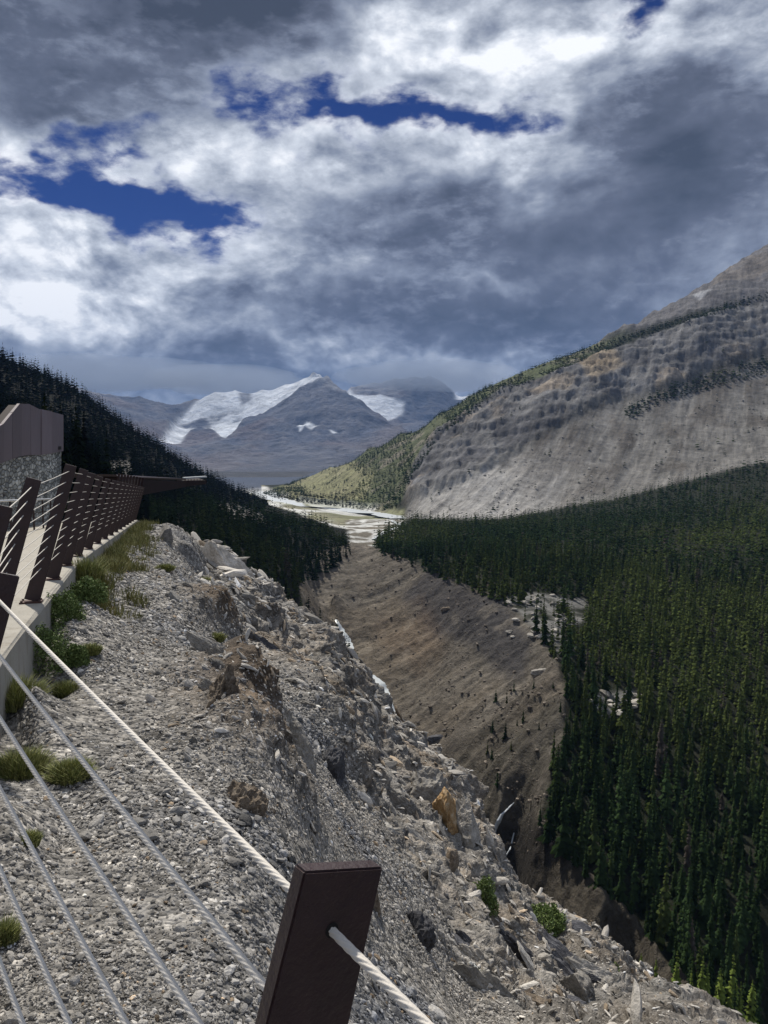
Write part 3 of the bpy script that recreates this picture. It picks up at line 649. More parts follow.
# ------------------------------------------------------------------ far glaciated mountains
fc = [at(*p) for p in [
    (-500, 500, 5500), (-100, 477, 4400), (100, 477, 4400), (200, 477.5, 4400), (260, 477.5, 4400), (320, 477.5, 4400), (500, 477.5, 4400), (900, 480, 4400),
    (150, 470, 5600), (230, 468, 5600), (300, 468, 5600), (400, 468, 5600), (180, 452, 6800), (240, 445, 7000), (300, 440, 7000), (350, 448, 6800), (400, 440, 7600),
    (60, 385, 8600), (110, 399, 8600), (140, 404, 8800), (165, 408, 9000), (188, 407, 9000), (205, 398, 8900), (215, 393, 8900), (235, 392, 9000), (262, 391, 9000), (285, 386, 8700), (303, 381, 8500), (313, 378, 8400), (320, 378, 8400), (328, 384, 8300),
    (345, 398, 8000), (362, 409, 7800), (380, 420, 7700), (400, 430, 7500), (310, 405, 7900), (280, 415, 8000), (240, 415, 8200), (210, 420, 8200), (185, 430, 8000), (340, 420, 7500), (260, 440, 7200), (225, 440, 7500),
    (352, 400, 10500), (370, 404, 10300), (395, 410, 10200), (375, 388, 11500), (395, 383, 11500), (415, 380, 11500), (430, 381, 11500), (445, 390, 11500), (460, 400, 11500), (350, 392, 11500), (480, 392, 12000), (520, 380, 12000), (700, 360, 12500), (420, 412, 10500), (450, 415, 10500), (0, 370, 9000), (-200, 330, 9000), (-500, 300, 9000), (-400, 450, 7000), (1000, 350, 11000)]]
for u, v, Y in [(-500, 300, 9000), (-200, 330, 9000), (0, 370, 9000), (60, 385, 8600), (110, 399, 8600), (165, 408, 9000), (215, 393, 8900), (262, 391, 9000), (313, 378, 8400), (345, 398, 8000), (380, 420, 7700)]:
    x, y, z = at(u, v, Y); fc.append((x * 1.12, y * 1.12, z - Y * .03))
for u, v, Y in [(1000, 350, 11000), (700, 360, 12500), (415, 380, 11500), (375, 388, 11500), (445, 390, 11500), (313, 400, 11000), (200, 410, 11000), (0, 410, 11500), (-400, 380, 11500)]:
    x, y, z = at(u, v, Y); fc.append((x * 1.25, y * 1.25, z * .3 - 200))
FAR = Sheet(fc, R(-50), R(30), 900, 4100, 15500, 620, 0.0)
fX, fY, fZ0 = FAR.X, FAR.Y, FAR.Z; fu, fv = proj(fX, fY, fZ0)
hgt = sstep(FAR.R, 4800, 7500)
rg = fbm(fX * .0011, fY * .0011, fZ0 * .001, 7, .55, ridged=True); rg2 = fbm(fX * .004, fY * .003, fZ0 * .004, 5, .55, ridged=True)
gl = inpoly(fu, fv, [(160, 446), (172, 430), (190, 412), (205, 396), (215, 390), (240, 389), (290, 382), (318, 378), (328, 381), (305, 391), (290, 402), (272, 412), (255, 420), (243, 424), (232, 440), (225, 446), (216, 436), (200, 430), (188, 436), (178, 448)]) | \
     inpoly(fu, fv, [(340, 391), (356, 396), (380, 396), (404, 404), (402, 416), (385, 422), (368, 410)]) | inpoly(fu, fv, [(455, 384), (475, 382), (475, 402), (455, 402)])
sgl = soft(gl, 4)
fZ = fZ0 + hgt * (1 - sgl * .8) * (rg * 90 + rg2 * 34) + sgl * rg2 * 14 + sgl * fbm(fX * .003, fY * .003, fX * 0, 4) * 30
nz = fbm(fX * .0015 + 3, fY * .0015, fZ0 * .003, 5)
fcol = np.ones(fX.shape + (3,)) * np.array([.09, .105, .145]); fcol = patch(0, fcol, sstep(nz, -.05, .35) * .7, (.15, .125, .13)); fcol = patch(0, fcol, sstep(rg2, .1, .8) * .5, (.19, .19, .21))  # bluish base paints part of the distance haze into the rock
snowm = np.clip(sgl * sstep(rg * .5 + rg2 * .35 + nz + .42, .0, .45), 0, 1)
isl = inpoly(fu, fv, [(238, 396), (250, 392), (252, 402), (242, 408)]) | inpoly(fu, fv, [(190, 425), (203, 420), (212, 428), (198, 436)]) | inpoly(fu, fv, [(308, 384), (325, 380), (322, 388), (305, 391)])
snowm = snowm * (1 - soft(isl, 2) * .8)
snowm = np.maximum(snowm, soft(inpoly(fu, fv, [(298, 432), (306, 426), (318, 430), (312, 434), (305, 431), (300, 436)]) | inpoly(fu, fv, [(329, 434), (338, 437), (332, 438)]), 1))
high = sstep(nz + rg * .5, .25, .5) * sstep(fZ, 250, 600) * .5
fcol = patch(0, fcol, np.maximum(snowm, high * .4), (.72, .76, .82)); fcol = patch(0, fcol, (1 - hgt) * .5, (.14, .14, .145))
FVt = np.stack([fX, fY, fZ], 2).reshape(-1, 3)
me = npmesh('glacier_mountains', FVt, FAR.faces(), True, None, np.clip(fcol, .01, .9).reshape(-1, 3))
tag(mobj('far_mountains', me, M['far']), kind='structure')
# ground sheet to the horizon
me = npmesh('ground_sheet', [(-30000, -30000, -210), (30000, -30000, -210), (30000, 30000, -210), (-30000, 30000, -210)], [(0, 1, 2, 3)], False, None, np.ones((4, 3)) * .08)
tag(mobj('terrain', me, M['far']), kind='structure')
#PART2
# ------------------------------------------------------------------ finding a place on the land along a line of sight
def hit(S, ZA, u, v, r0, r1):
    a, b = ray(u, v); th = math.atan(a); k = math.sqrt(1 + a * a)
    lr = np.linspace(math.log(r0), math.log(r1), 3000); r = np.exp(lr)
    z = S.sample(ZA, np.sin(th) * r, np.cos(th) * r); below = (b / k) * r < z
    if not below.any(): return None
    j = int(np.argmax(below)); y = r[j] / k; return (a * y, y, float(z[j]))
NZ = NEAR.Z                      # undisplaced height (placement); displaced heights are resampled below
ZD = NPOS[..., 2]
def near_hit(u, v, r0=1.2, r1=70): return hit(NEAR, ZD, u, v, r0, r1)
def val_hit(u, v, r0=100, r1=4000): return hit(VAL, vZ, u, v, r0, r1)

# ------------------------------------------------------------------ walkway slab and kerb
def ribbon_solid(name, offs, ztop, zbot, material, idx=None):
    """solid strip following the post line between two offsets"""
    idx = list(range(len(BASE))) if idx is None else idx
    # smooth the line
    P = np.array([BASE[i] for i in idx]); N = np.array([RT[i] for i in idx]); m_ = 8; PP = []; NN = []
    for i in range(len(P) - 1):
        p0, p1, p2, p3 = P[max(i - 1, 0)], P[i], P[i + 1], P[min(i + 2, len(P) - 1)]
        for k in range(m_):
            t = k / m_; PP.append(.5 * ((2 * p1) + (-p0 + p2) * t + (2 * p0 - 5 * p1 + 4 * p2 - p3) * t * t + (-p0 + 3 * p1 - 3 * p2 + p3) * t ** 3)); NN.append(N[i] * (1 - t) + N[i + 1] * t)
    PP.append(P[-1]); NN.append(N[-1]); V = []; F = []
    c = .018 if name == 'kerb' else .004
    prof = [(offs[0], zbot), (offs[0], ztop - c), (offs[0] + c, ztop), (offs[1] - c, ztop), (offs[1], ztop - c), (offs[1], zbot)]
    for p, n in zip(PP, NN):
        n = n / np.linalg.norm(n)
        for o, z in prof: V.append((p[0] + n[0] * o, p[1] + n[1] * o, p[2] + z))
    for i in range(len(PP) - 1):
        for j in range(6): a, b = i * 6 + j, i * 6 + (j + 1) % 6; F.append((a, b, b + 6, a + 6))
    F += [(0, 1, 2, 5), (2, 3, 4, 5), tuple(len(V) - 6 + k for k in (5, 2, 1, 0)), tuple(len(V) - 6 + k for k in (5, 4, 3, 2))]
    me = npmesh(name, V, F, False); return mobj(name, me, material)
tag(ribbon_solid('walkway', (-3.6, -.175), -.03, -.30, M['concrete']), kind='structure')
tag(ribbon_solid('kerb', (-.17, .145), 0, -.55, M['concrete']), 'weathered pale concrete kerb carrying the railing posts beside the gravel shelf', 'kerb')

# ------------------------------------------------------------------ cable railing along the gorge side
rail = tag(empty('cable_railing', tuple(BASE[3])), 'dark leaning steel posts strung with steel cables along the kerb above the gorge', 'railing')
LEAN = R(17); PL = 1.38; HOLES = [.062 + .108 * k for k in range(10)]
rel = Vector(BASE[3])
def post_frame(i):
    h = Vector((HD[i][0], HD[i][1], 0)); r = Vector((RT[i][0], RT[i][1], 0)); up = Vector((0, 0, 1))
    a = up * math.cos(LEAN) + r * math.sin(LEAN); wv = r * math.cos(LEAN) - up * math.sin(LEAN)
    return Vector(BASE[i]), h, r, a, wv
TOPW, BOTW, THK = .104, .142, .021
def bm_obj(name, bm, m_, parent, loc=None):
    me = bpy.data.meshes.new(name); bm.to_mesh(me); bm.free(); me.materials.append(m_)
    o = bpy.data.objects.new(name, me); return link(o, parent)
def box_frame(bm, c, ax, ay, az_, sx, sy, sz, taper=None):
    vs = []
    for k in (-1, 1):
        for i, j in ((-1, -1), (1, -1), (1, 1), (-1, 1)):
            f = taper if (taper and k == 1) else 1
            vs.append(bm.verts.new(c + ax * (i * sx / 2 * f) + ay * (j * sy / 2) + az_ * (k * sz / 2)))
    for f in ((3, 2, 1, 0), (4, 5, 6, 7), (0, 1, 5, 4), (1, 2, 6, 5), (2, 3, 7, 6), (3, 0, 4, 7)): bm.faces.new([vs[q] for q in f])
    return vs
HP = []
for i in range(len(BASE)):
    b, h, r, a, wv = post_frame(i); b = b - rel
    bm = bmesh.new(); box_frame(bm, b + a * (PL / 2 + .01), wv, h, a, BOTW, THK, PL - .02, TOPW / BOTW)
    bmesh.ops.bevel(bm, geom=bm.edges[:], offset=.0022, segments=2, affect='EDGES')
    po = bm_obj('post', bm, M['post'], rail)
    bm = bmesh.new(); up = Vector((0, 0, 1)); box_frame(bm, b + up * .008, r, h, up, .20, .13, .014)
    bmesh.ops.bevel(bm, geom=bm.edges[:], offset=.002, segments=1, affect='EDGES'); bm_obj('base_plate', bm, M['plate'], po)
    if i <= 14:
        for sx_ in (-1, 1):
            for sy_ in (-1, 1):
                bm = bmesh.new(); bmesh.ops.create_cone(bm, cap_ends=True, segments=6, radius1=.011, radius2=.011, depth=.016, matrix=Matrix.Translation(b + r * (.08 * sx_) + h * (.045 * sy_) + up * .023))
                bm_obj('bolt', bm, M['bolt'], po)
    hp = [b + a * (PL - q) for q in HOLES]; HP.append(hp)
    if 2 <= i <= 5:
        rot = Matrix((wv, a, h)).transposed().to_4x4()
        for q in hp:
            bm = bmesh.new()
            for sgn in (-1, 1):
                bmesh.ops.create_cone(bm, cap_ends=True, segments=20, radius1=.0078, radius2=.0078, depth=.0006, matrix=Matrix.Translation(q + h * sgn * (THK / 2 + .0004)) @ rot)
            bm_obj('cable_hole', bm, M['hole'], po)
def rope(bmV, bmF, p, q, rad, twisted):
    d = q - p; Lg = d.length; d = d / Lg; n1 = d.cross(Vector((0, 0, 1))).normalized(); n2 = n1.cross(d)
    if twisted:
        na, seg = 24, int(Lg / .0016)
    else: na, seg = 8, 2
    s0 = len(bmV)
    t = np.linspace(0, 1, seg + 1)[:, None]; ph = np.linspace(0, 2 * np.pi, na, endpoint=False)[None]
    if twisted:
        tw = 2 * np.pi * t * Lg / .085; rr_ = rad * (1 + .34 * np.abs(np.cos(3 * (ph - tw))) - .19)
    else: rr_ = rad * np.ones_like(t * ph)
    X = np.array(p)[None, None] + t[..., None] * np.array(d * Lg)[None, None] + (rr_ * np.cos(ph))[..., None] * np.array(n1) + (rr_ * np.sin(ph))[..., None] * np.array(n2)
    # slight sag
    X[..., 2] -= (t * (1 - t) * .010 * Lg)
    bmV.extend(X.reshape(-1, 3).tolist())
    i = np.arange(seg)[:, None]; j = np.arange(na)[None]; j2 = (j + 1) % na
    F = np.stack([s0 + i * na + j, s0 + i * na + j2, s0 + (i + 1) * na + j2, s0 + (i + 1) * na + j], 2).reshape(-1, 4); bmF.extend(F.tolist())
for k in range(10):
    V = []; F = []
    for i in range(len(BASE) - 1):
        rope(V, F, HP[i][k], HP[i + 1][k], .0043 if i < 5 else .0036, 2 <= i <= 3)
    mobj('cable', npmesh('cable', V, F, True), M['cable'], rail)

# inner railing of the walkway: dark posts under a pale handrail
inner = tag(empty('handrail', (-7.3, 12, -1.9)), 'pale tubular handrail on dark posts on the inner edge of the walkway', 'handrail')
io = Vector(inner.location)
def tube_path(pts, rad, na=12):
    V = []; F = []
    for i, p in enumerate(pts):
        d = (pts[min(i + 1, len(pts) - 1)] - pts[max(i - 1, 0)]).normalized(); n1 = d.cross(Vector((0, 0, 1))).normalized(); n2 = n1.cross(d)
        for k in range(na): V.append(tuple(p + (n1 * math.cos(2 * math.pi * k / na) + n2 * math.sin(2 * math.pi * k / na)) * rad))
    for i in range(len(pts) - 1):
        for k in range(na): F.append((i * na + k, i * na + (k + 1) % na, (i + 1) * na + (k + 1) % na, (i + 1) * na + k))
    return V, F
ipts = [Vector((BASE[i][0] - RT[i][0] * 2.6, BASE[i][1] - RT[i][1] * 2.6, BASE[i][2])) for i in range(4, 20)]
V, F = tube_path([p + Vector((0, 0, .92)) - io for p in ipts], .028); mobj('rail', npmesh('rail', V, F, True), M['tube'], inner)
for zz in (.25, .5, .72):
    V, F = tube_path([p + Vector((0, 0, zz)) - io for p in ipts], .010, 6); mobj('lower_rail', npmesh('lower_rail', V, F, True), M['darksteel'], inner)
for p in ipts:
    V, F = tube_path([p - io + Vector((0, 0, -.03)), p - io + Vector((.001, 0, .90))], .03, 8)
    mobj('post', npmesh('post', [tuple(Vector(v)) for v in V], F, True), M['post'], inner)

# ------------------------------------------------------------------ folded steel wall on a stone-faced base
wall = tag(empty('steel_clad_wall', (-11, 26, -2.6)), 'angular wall of dull brown steel sheets standing on a grey stone base behind the railing', 'wall')
wo_ = Vector(wall.location)
def wallpt(u, v, off=0):
    # vertical plane through (-9.6,18) .. (-11.2,26.8)
    x0, y0, x1, y1 = -10.9, 18.6, -13.2, 30.0; a, b = ray(u, v)
    t = (a * y0 - x0) / ((x1 - x0) - a * (y1 - y0)); X = x0 + t * (x1 - x0); Y = y0 + t * (y1 - y0)
    n = Vector((-(y1 - y0), (x1 - x0), 0)).normalized()
    return Vector((X, Y, b * Y)) + n * off
def slab_poly(pts, off0, off1, name, m_, parent, origin):
    bm = bmesh.new(); A = [bm.verts.new(wallpt(u, v, off0) - origin) for u, v in pts]; B = [bm.verts.new(wallpt(u, v, off1) - origin) for u, v in pts]
    bm.faces.new(A); bm.faces.new(B[::-1])
    for i in range(len(pts)): j = (i + 1) % len(pts); bm.faces.new((A[j], A[i], B[i], B[j]))
    bmesh.ops.recalc_face_normals(bm, faces=bm.faces[:]); return bm_obj(name, bm, m_, parent)
topl = [(-60, 452), (-20, 436), (2, 423), (18, 403.5), (28, 404), (38, 409), (50, 411.5), (62.5, 415)]
botl = [(-60, 486), (-20, 470), (2, 462), (18, 456.5), (28, 455), (38, 455), (50, 453.5), (62.5, 451)]
tu = [a for a, b in topl]; tv = [b for a, b in topl]; bu = [a for a, b in botl]; bv = [b for a, b in botl]
cuts = [-60, -48, -36, -24, -12, 1.5, 10.5, 20, 29.5, 39.5, 50, 62.5]
for c0, c1 in zip(cuts[:-1], cuts[1:]):
    us = sorted({c0 + .35, c1} | {a for a in tu + bu if c0 + .35 < a < c1})
    poly = [(a, float(np.interp(a, tu, tv))) for a in us] + [(a, float(np.interp(a, bu, bv))) for a in us[::-1]]
    off = .02 * ((int(c0) % 3) - 1)
    slab_poly(poly, off - .06, off + .03, 'steel_panel', M['corten'], wall, wo_)
us = [-58, -20, 2, 18, 38, 61.3]
slab_poly([(a, float(np.interp(a, tu, tv)) + 1.5) for a in us] + [(a, float(np.interp(a, bu, bv)) - 1) for a in us[::-1]], .06, .3, 'backing', M['darksteel'], wall, wo_)
slab_poly([(-60, 484), (2, 461), (38, 454), (61.5, 450.5), (61.5, 515), (-60, 640)], .01, .5, 'stone_base', M['gabion'], wall, wo_)
slab_poly([(57, 446.5), (59.5, 446.3), (59.5, 449.5), (57, 449.7)], -.075, -.062, 'plaque', M['hole'], wall, wo_)
fin = tag(slab_poly([(64, 419.5), (67.5, 419), (72.6, 460), (71.5, 462), (66.5, 432), (65, 431)], 1.1, 1.25, 'steel_fin', mat('fin_steel', (.16, .145, .14), .6, .1), None, Vector((0, 0, 0))), 'narrow pale steel fin leaning at the end of the steel wall', 'fin')
for k, (va, vb) in enumerate([((-40, 405), (15, 403.5)), ((-40, 417), (8, 411))]):
    bm = bmesh.new(); p, q = wallpt(*va, 3.0), wallpt(*vb, 3.0); d = (q - p); ax = d.normalized(); ay = ax.cross(Vector((0, 0, 1))).normalized()
    box_frame(bm, (p + q) / 2, ay, ax.cross(ay), ax, .06, .09, d.length)
    tag(bm_obj('roof_rail', bm, M['white_steel'], None), ['higher', 'lower'][k] + ' of the two thin pale roof rails showing over the steel wall', 'rail')

# ------------------------------------------------------------------ skywalk beam beyond the end of the kerb
skyw = tag(empty('skywalk_platform', (-10.5, 33, -3.4)), 'dark steel viewing platform jutting over the gorge beyond the railing', 'platform')
ko = Vector(skyw.location)
def quad_solid(name, corners_front, depth, m_, parent, origin):
    """front outline given as points in space, given real depth away from the viewer"""
    bm = bmesh.new(); A = [bm.verts.new(Vector(p) - origin) for p in corners_front]; B = [bm.verts.new(Vector(p) - origin + Vector(depth)) for p in corners_front]
    bm.faces.new(A); bm.faces.new(B[::-1]); n = len(A)
    for i in range(n): j = (i + 1) % n; bm.faces.new((A[j], A[i], B[i], B[j]))
    bmesh.ops.recalc_face_normals(bm, faces=bm.faces[:]); return bm_obj(name, bm, m_, parent)
quad_solid('side_beam', [at(118, 476, 36), at(142, 480, 40), at(186, 481, 52), at(186, 487, 52), at(143, 495, 40), at(128, 500, 36)], (-1.0, .25, 0), M['darksteel'], skyw, ko)
quad_solid('beam_flange', [at(116, 474.5, 35.8), at(186, 478.5, 52), at(186, 480, 52), at(140, 480, 40), at(118, 476.5, 35.8)], (-3.4, 1.2, 0), M['post'], skyw, ko)
quad_solid('end_deck', [at(184, 481, 52.3), at(206, 480.5, 58), at(206, 484, 58), at(184, 487, 52.3)], (-1.4, 3.5, 0), M['darksteel'], skyw, ko)
quad_solid('end_rail', [at(184, 477.6, 52.4), at(207, 476.2, 58.2), at(207, 477.7, 58.2), at(184, 479.2, 52.4)], (-.25, .5, 0), M['white_steel'], skyw, ko)
for f in np.linspace(0, 1, 8):
    u = 185 + 21 * f; Y = 52.5 + 5.6 * f
    quad_solid('rail_post', [at(u, 479, Y), at(u + .5, 479, Y), at(u + .5, 483, Y), at(u, 483, Y)], (-.05, .1, 0), M['post'], skyw, ko)
# leaning posts where the walkway meets the platform
for k in range(9):
    f = k / 8; u = 118 + 24 * f; Y = 32.5 + 6 * f; vt = 473.5 + 4 * f; vb = 503 - 6 * f
    quad_solid('platform_post', [at(u, vt, Y), at(u + 2.1, vt, Y), at(u - 3.5 + 2.1, vb, Y), at(u - 3.5, vb, Y)], (0, .02, 0), M['post'], skyw, ko)

# ------------------------------------------------------------------ conifers
def conifer(seed, levels, nb, H=1.0, W=.13, trunk=True, low=.10):
    """unit-height spruce: crown of drooping, ragged branch blades in whorls"""
    g = np.random.default_rng(seed); V = []; F = []; S = []
    ph = g.random() * 6
    for l in range(levels):
        t = (l + g.random() * .5) / levels; z0 = low + (1 - low) * t
        rad = W * (1 - t) ** .95 * (.72 + .5 * g.random()) + .006
        if g.random() < .12: rad *= .6
        n = max(3, int(nb * (1 - .45 * t)))
        for b in range(n):
            if g.random() < .10: continue
            a = ph + 2 * math.pi * (b + g.random() * .7) / n; r_ = rad * (.5 + .85 * g.random()); wd = (math.pi * rad / n) * (.75 + .6 * g.random()) + .003
            drop = r_ * (.45 + .5 * g.random()); c, s_ = math.cos(a), math.sin(a); k = len(V)
            V += [(0, 0, z0 + .012), (c * r_ * .55 - s_ * wd, s_ * r_ * .55 + c * wd, z0 - drop * .75), (c * r_, s_ * r_, z0 - drop * .95), (c * r_ * .55 + s_ * wd, s_ * r_ * .55 - c * wd, z0 - drop * .75), (c * r_ * .5, s_ * r_ * .5, z0 - drop * .25)]
            F += [(k, k + 1, k + 4), (k + 1, k + 2, k + 4), (k + 2, k + 3, k + 4), (k + 3, k, k + 4)]
            sh = .7 + .6 * g.random(); S += [sh] * 5
        ph += 1.1
    k = len(V); V += [(.008, 0, .93), (-.004, .007, .93), (-.004, -.007, .93), (0, 0, 1.0)]; F += [(k, k + 1, k + 3), (k + 1, k + 2, k + 3), (k + 2, k, k + 3)]; S += [1] * 4
    return np.array(V) * H, np.array(F), np.array(S)
def trunk_mesh(seed, n=7):
    g = np.random.default_rng(seed); V = []; F = []; zs = [-.08, .02, .2, .5, .8, .97]
    for z in zs:
        r_ = .014 * (1 - z) + .001
        for k in range(n): a = 2 * math.pi * k / n; V.append((math.cos(a) * r_, math.sin(a) * r_, z))
    for i in range(len(zs) - 1):
        for k in range(n): F.append((i * n + k, i * n + (k + 1) % n, (i + 1) * n + (k + 1) % n, (i + 1) * n + k))
    return V, F
PR0 = [conifer(100 + i, 20, 9, 1, .112 + .018 * (i % 4)) for i in range(6)]
PR1 = [conifer(200 + i, 12, 6, 1, .105 + .014 * (i % 3)) for i in range(6)]
PR2 = [conifer(300 + i, 6, 5, 1, .125 + .018 * (i % 3)) for i in range(5)]
PR3 = [conifer(400 + i, 3, 4, 1, .20) for i in range(4)]
def bake(protos, X, Y, Z, Hh, colr):
    Vs, Fs, Cs = [], [], []; off = 0; pi = RNG.integers(0, len(protos), len(X))
    for k, (pv, pf, psh) in enumerate(protos):
        m_ = np.where(pi == k)[0]
        if not len(m_): continue
        a = RNG.random(len(m_)) * 6.283; c, s_ = np.cos(a)[:, None], np.sin(a)[:, None]; h = Hh[m_][:, None]; wf = (.85 + .4 * RNG.random(len(m_)))[:, None]
        lx, ly = RNG.normal(0, .02, (2, len(m_), 1))
        vx = (pv[None, :, 0] * c - pv[None, :, 1] * s_) * h * wf + pv[None, :, 2] * lx * h; vy = (pv[None, :, 0] * s_ + pv[None, :, 1] * c) * h * wf + pv[None, :, 2] * ly * h; vz = pv[None, :, 2] * h
        P = np.stack([vx + X[m_][:, None], vy + Y[m_][:, None], vz + Z[m_][:, None]], 2)
        Vs.append(P.reshape(-1, 3)); Fs.append((pf[None] + (np.arange(len(m_)) * len(pv))[:, None, None] + off).reshape(-1, 3))
        Cs.append((colr[m_][:, None, :] * psh[None, :, None]).reshape(-1, 3)); off += len(m_) * len(pv)
    return np.concatenate(Vs), np.concatenate(Fs), np.concatenate(Cs)
def scatter(r0, r1, sp, th0=R(-31), th1=R(31)):
    xs = np.arange(-r1 * .55, r1 * .55, sp); ys = np.arange(r0 * .75, r1, sp); X, Y = np.meshgrid(xs, ys); X = X.ravel() + RNG.uniform(-.45, .45, X.size) * sp; Y = Y.ravel() + RNG.uniform(-.45, .45, Y.size) * sp
    r = np.hypot(X, Y); t = np.arctan2(X, Y); k = (r >= r0) & (r < r1) & (t > th0) & (t < th1); return X[k], Y[k]
FOREST_R = POLY['bench']
FOREST_L = [(-400, 200), (-200, 280), (0, 340), (60, 376), (150, 436), (205, 474), (268, 504), (262, 515), (330, 530), (352, 548), (352, 555), (334, 568), (314, 581), (298, 584), (296, 604), (306, 640), (200, 700), (-400, 720)]
LEDGE = [(480, 392), (540, 366), (600, 345), (640, 331), (700, 312), (780, 289), (1000, 226), (1000, 234), (780, 297), (700, 319), (640, 338), (560, 370), (500, 394), (482, 406), (440, 438), (418, 470), (408, 486), (404, 476), (430, 434)]
MIDB = [(622, 412), (645, 398), (690, 380), (768, 358), (1000, 290), (1000, 312), (768, 374), (700, 392), (660, 404), (630, 420)]
FLK = [(262, 494), (290, 484), (330, 463), (400, 428), (440, 406), (474, 392), (500, 384), (495, 394), (470, 410), (445, 428), (428, 442), (418, 460), (408, 486), (400, 506), (380, 512), (330, 506), (280, 500)]
BARE = [(300, 484), (318, 470), (345, 465), (366, 478), (355, 492), (310, 496)]
GUL = [(412, 440), (436, 418), (452, 424), (430, 445), (416, 468)]
def sil_v(u): return np.interp(u, [p[0] for p in sil], [p[1] for p in sil], left=520, right=1400)
allX, allY, allZ, allH, allK, allC = [], [], [], [], [], []
for r0, r1, sp in ((110, 300, 3.9), (300, 600, 4.3), (600, 1000, 5.4), (1000, 1500, 7.5), (1500, 2300, 8.0), (2300, 3300, 12)):
    X, Y = scatter(r0, r1, sp); Z = VAL.sample(vZ, X, Y); u, v = proj(X, Y, Z); r = np.hypot(X, Y); n = len(X)
    gr = fbm(X * .02, Y * .02, X * 0, 4); g2 = fbm(X * .007 + 5, Y * .007, X * 0, 3)
    p = np.zeros(n)
    fr = inpoly(u, v, FOREST_R) & (r < 1500); p = np.where(fr, .93 - .35 * (gr > .35), p)
    patches = inpoly(u, v, [(505, 600), (530, 590), (585, 598), (592, 620), (560, 632), (580, 650), (560, 660), (535, 630)]) | inpoly(u, v, [(590, 695), (635, 690), (640, 715), (600, 722)]); p = np.where(fr & patches, .16, p)
    fl_ = inpoly(u, v, FOREST_L) & (r < 1900) & (u < 355); p = np.where(fl_ & ~fr, .95, p)
    pal = inpoly(u, v, [(214, 502), (230, 505), (262, 513), (264, 522), (236, 520), (216, 511)]) & (r > 500) | inpoly(u, v, [(110, 463), (130, 461), (134, 477), (112, 477)]) & (r > 240); p = np.where(fl_ & pal, .12, p)
    lg = inpoly(u, v, LEDGE) & (r > 1250); p = np.where(lg, .95 * (gr > -.3), p)
    mb = inpoly(u, v, MIDB) & (r > 1250); p = np.where(mb, .9, p)
    fk_ = inpoly(u, v, FLK) & (r > 1300); p = np.where(fk_, np.where(gr > -.35, .92, .35), p)
    p = np.where(fk_ & inpoly(u, v, BARE), np.where(gr > .12, .7, .03), p); p = np.where(fk_ & inpoly(u, v, GUL), .08, p)
    slope_t = inpoly(u, v, POLY['talus']) & (r > 1000); p = np.where(slope_t & ~mb, .012, p)
    cf = inpoly(u, v, POLY['cliff']) & (r > 1200) & ~lg; p = np.where(cf, .03 * (gr > .2), p)
    gg = inpoly(u, v, POLY['gorge']) & (r < 650) & ~fr & ~fl_; p = np.where(gg, 0, p)
    p = np.where(gg & inpoly(u, v, [(300, 606), (345, 650), (372, 700), (350, 700), (325, 650), (296, 630)]), .8, p)
    p = np.where(gg & inpoly(u, v, [(500, 700), (560, 690), (568, 760), (545, 790), (520, 780)]), .10, p)
    p = np.where(gg & inpoly(u, v, [(535, 822), (560, 850), (602, 892), (657, 955), (670, 990), (640, 960), (600, 915), (550, 870)]), .3, p)
    gg2 = gg & inpoly(u, v, [(500, 690), (560, 685), (568, 760), (545, 790), (500, 800), (470, 770)]); p = np.where(gg2, .10, p)
    hid = (v > sil_v(u) + 75) & (u > 130); p = np.where(hid, 0, p)
    p = np.where((u < -60) | (u > 850) | (v > 1180), 0, p)
    k = RNG.random(n) < p; X, Y, Z, u, v, r, gr, g2 = (q[k] for q in (X, Y, Z, u, v, r, gr, g2)); n = len(X)
    Hh = np.where(r < 1500, RNG.normal(12.4, 3.8, n) + 2 * gr, RNG.normal(11, 2.5, n)); Hh = np.clip(Hh, 5, 21)
    small = RNG.random(n) < .14; Hh = np.where(small, Hh * .55, Hh); Hh = np.where(inpoly(u, v, LEDGE) & (r > 1250), Hh * 1.2, Hh); Hh = np.where(inpoly(u, v, MIDB) & (r > 1250), Hh * 1.5, Hh); Hh = np.where(gg2[k] , Hh * .45, Hh)
    c = np.array([.026, .044, .017])[None] * (1 + .45 * np.clip(RNG.normal(0, 1, n), -1.6, 2)[:, None] * .6) + 0 * Z[:, None]
    lit = inpoly(u, v, [(560, 640), (600, 590), (640, 555), (768, 508), (950, 470), (950, 800), (800, 760), (640, 720)]); warm = np.clip(sstep(g2 + RNG.normal(0, .2, n) + .35 * lit, .0, .4), 0, 1)[:, None]; c = c * (1 - warm * .6) + np.array([.085, .102, .03]) * warm * (.6 + .25 * lit[:, None])  # lit: sunlit stretch of forest painted into the tree colour, over random warm stands
    dead = (RNG.random(n) < .02)[:, None]; c = np.where(dead, np.array([.075, .065, .055]), c)
    left = ((u < 355) & (r < 1900))[:, None]; c = np.where(left & ~((u > 150) & (v > 508))[:, None], c * .22, np.where(left, c * .62, c))  # cloud shadow on the left side painted in by darkening the tree colour
    c = np.clip(c * .8, .004, .3)
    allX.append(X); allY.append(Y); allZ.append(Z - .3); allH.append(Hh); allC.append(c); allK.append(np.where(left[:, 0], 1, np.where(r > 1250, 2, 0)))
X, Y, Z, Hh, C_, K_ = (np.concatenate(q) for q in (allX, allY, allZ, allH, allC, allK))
r = np.hypot(X, Y); u, v = proj(X, Y, Z); px = Hh * 769 / r
vis = (u > -5) & (u < 775) & (v - px < 1022) & ((v - px * .6) < sil_v(u)) & (K_ == 0)
order = np.argsort(np.where(vis, -px, 1e9)); ind = order[:285]
keep = np.ones(len(X), bool); keep[ind] = False
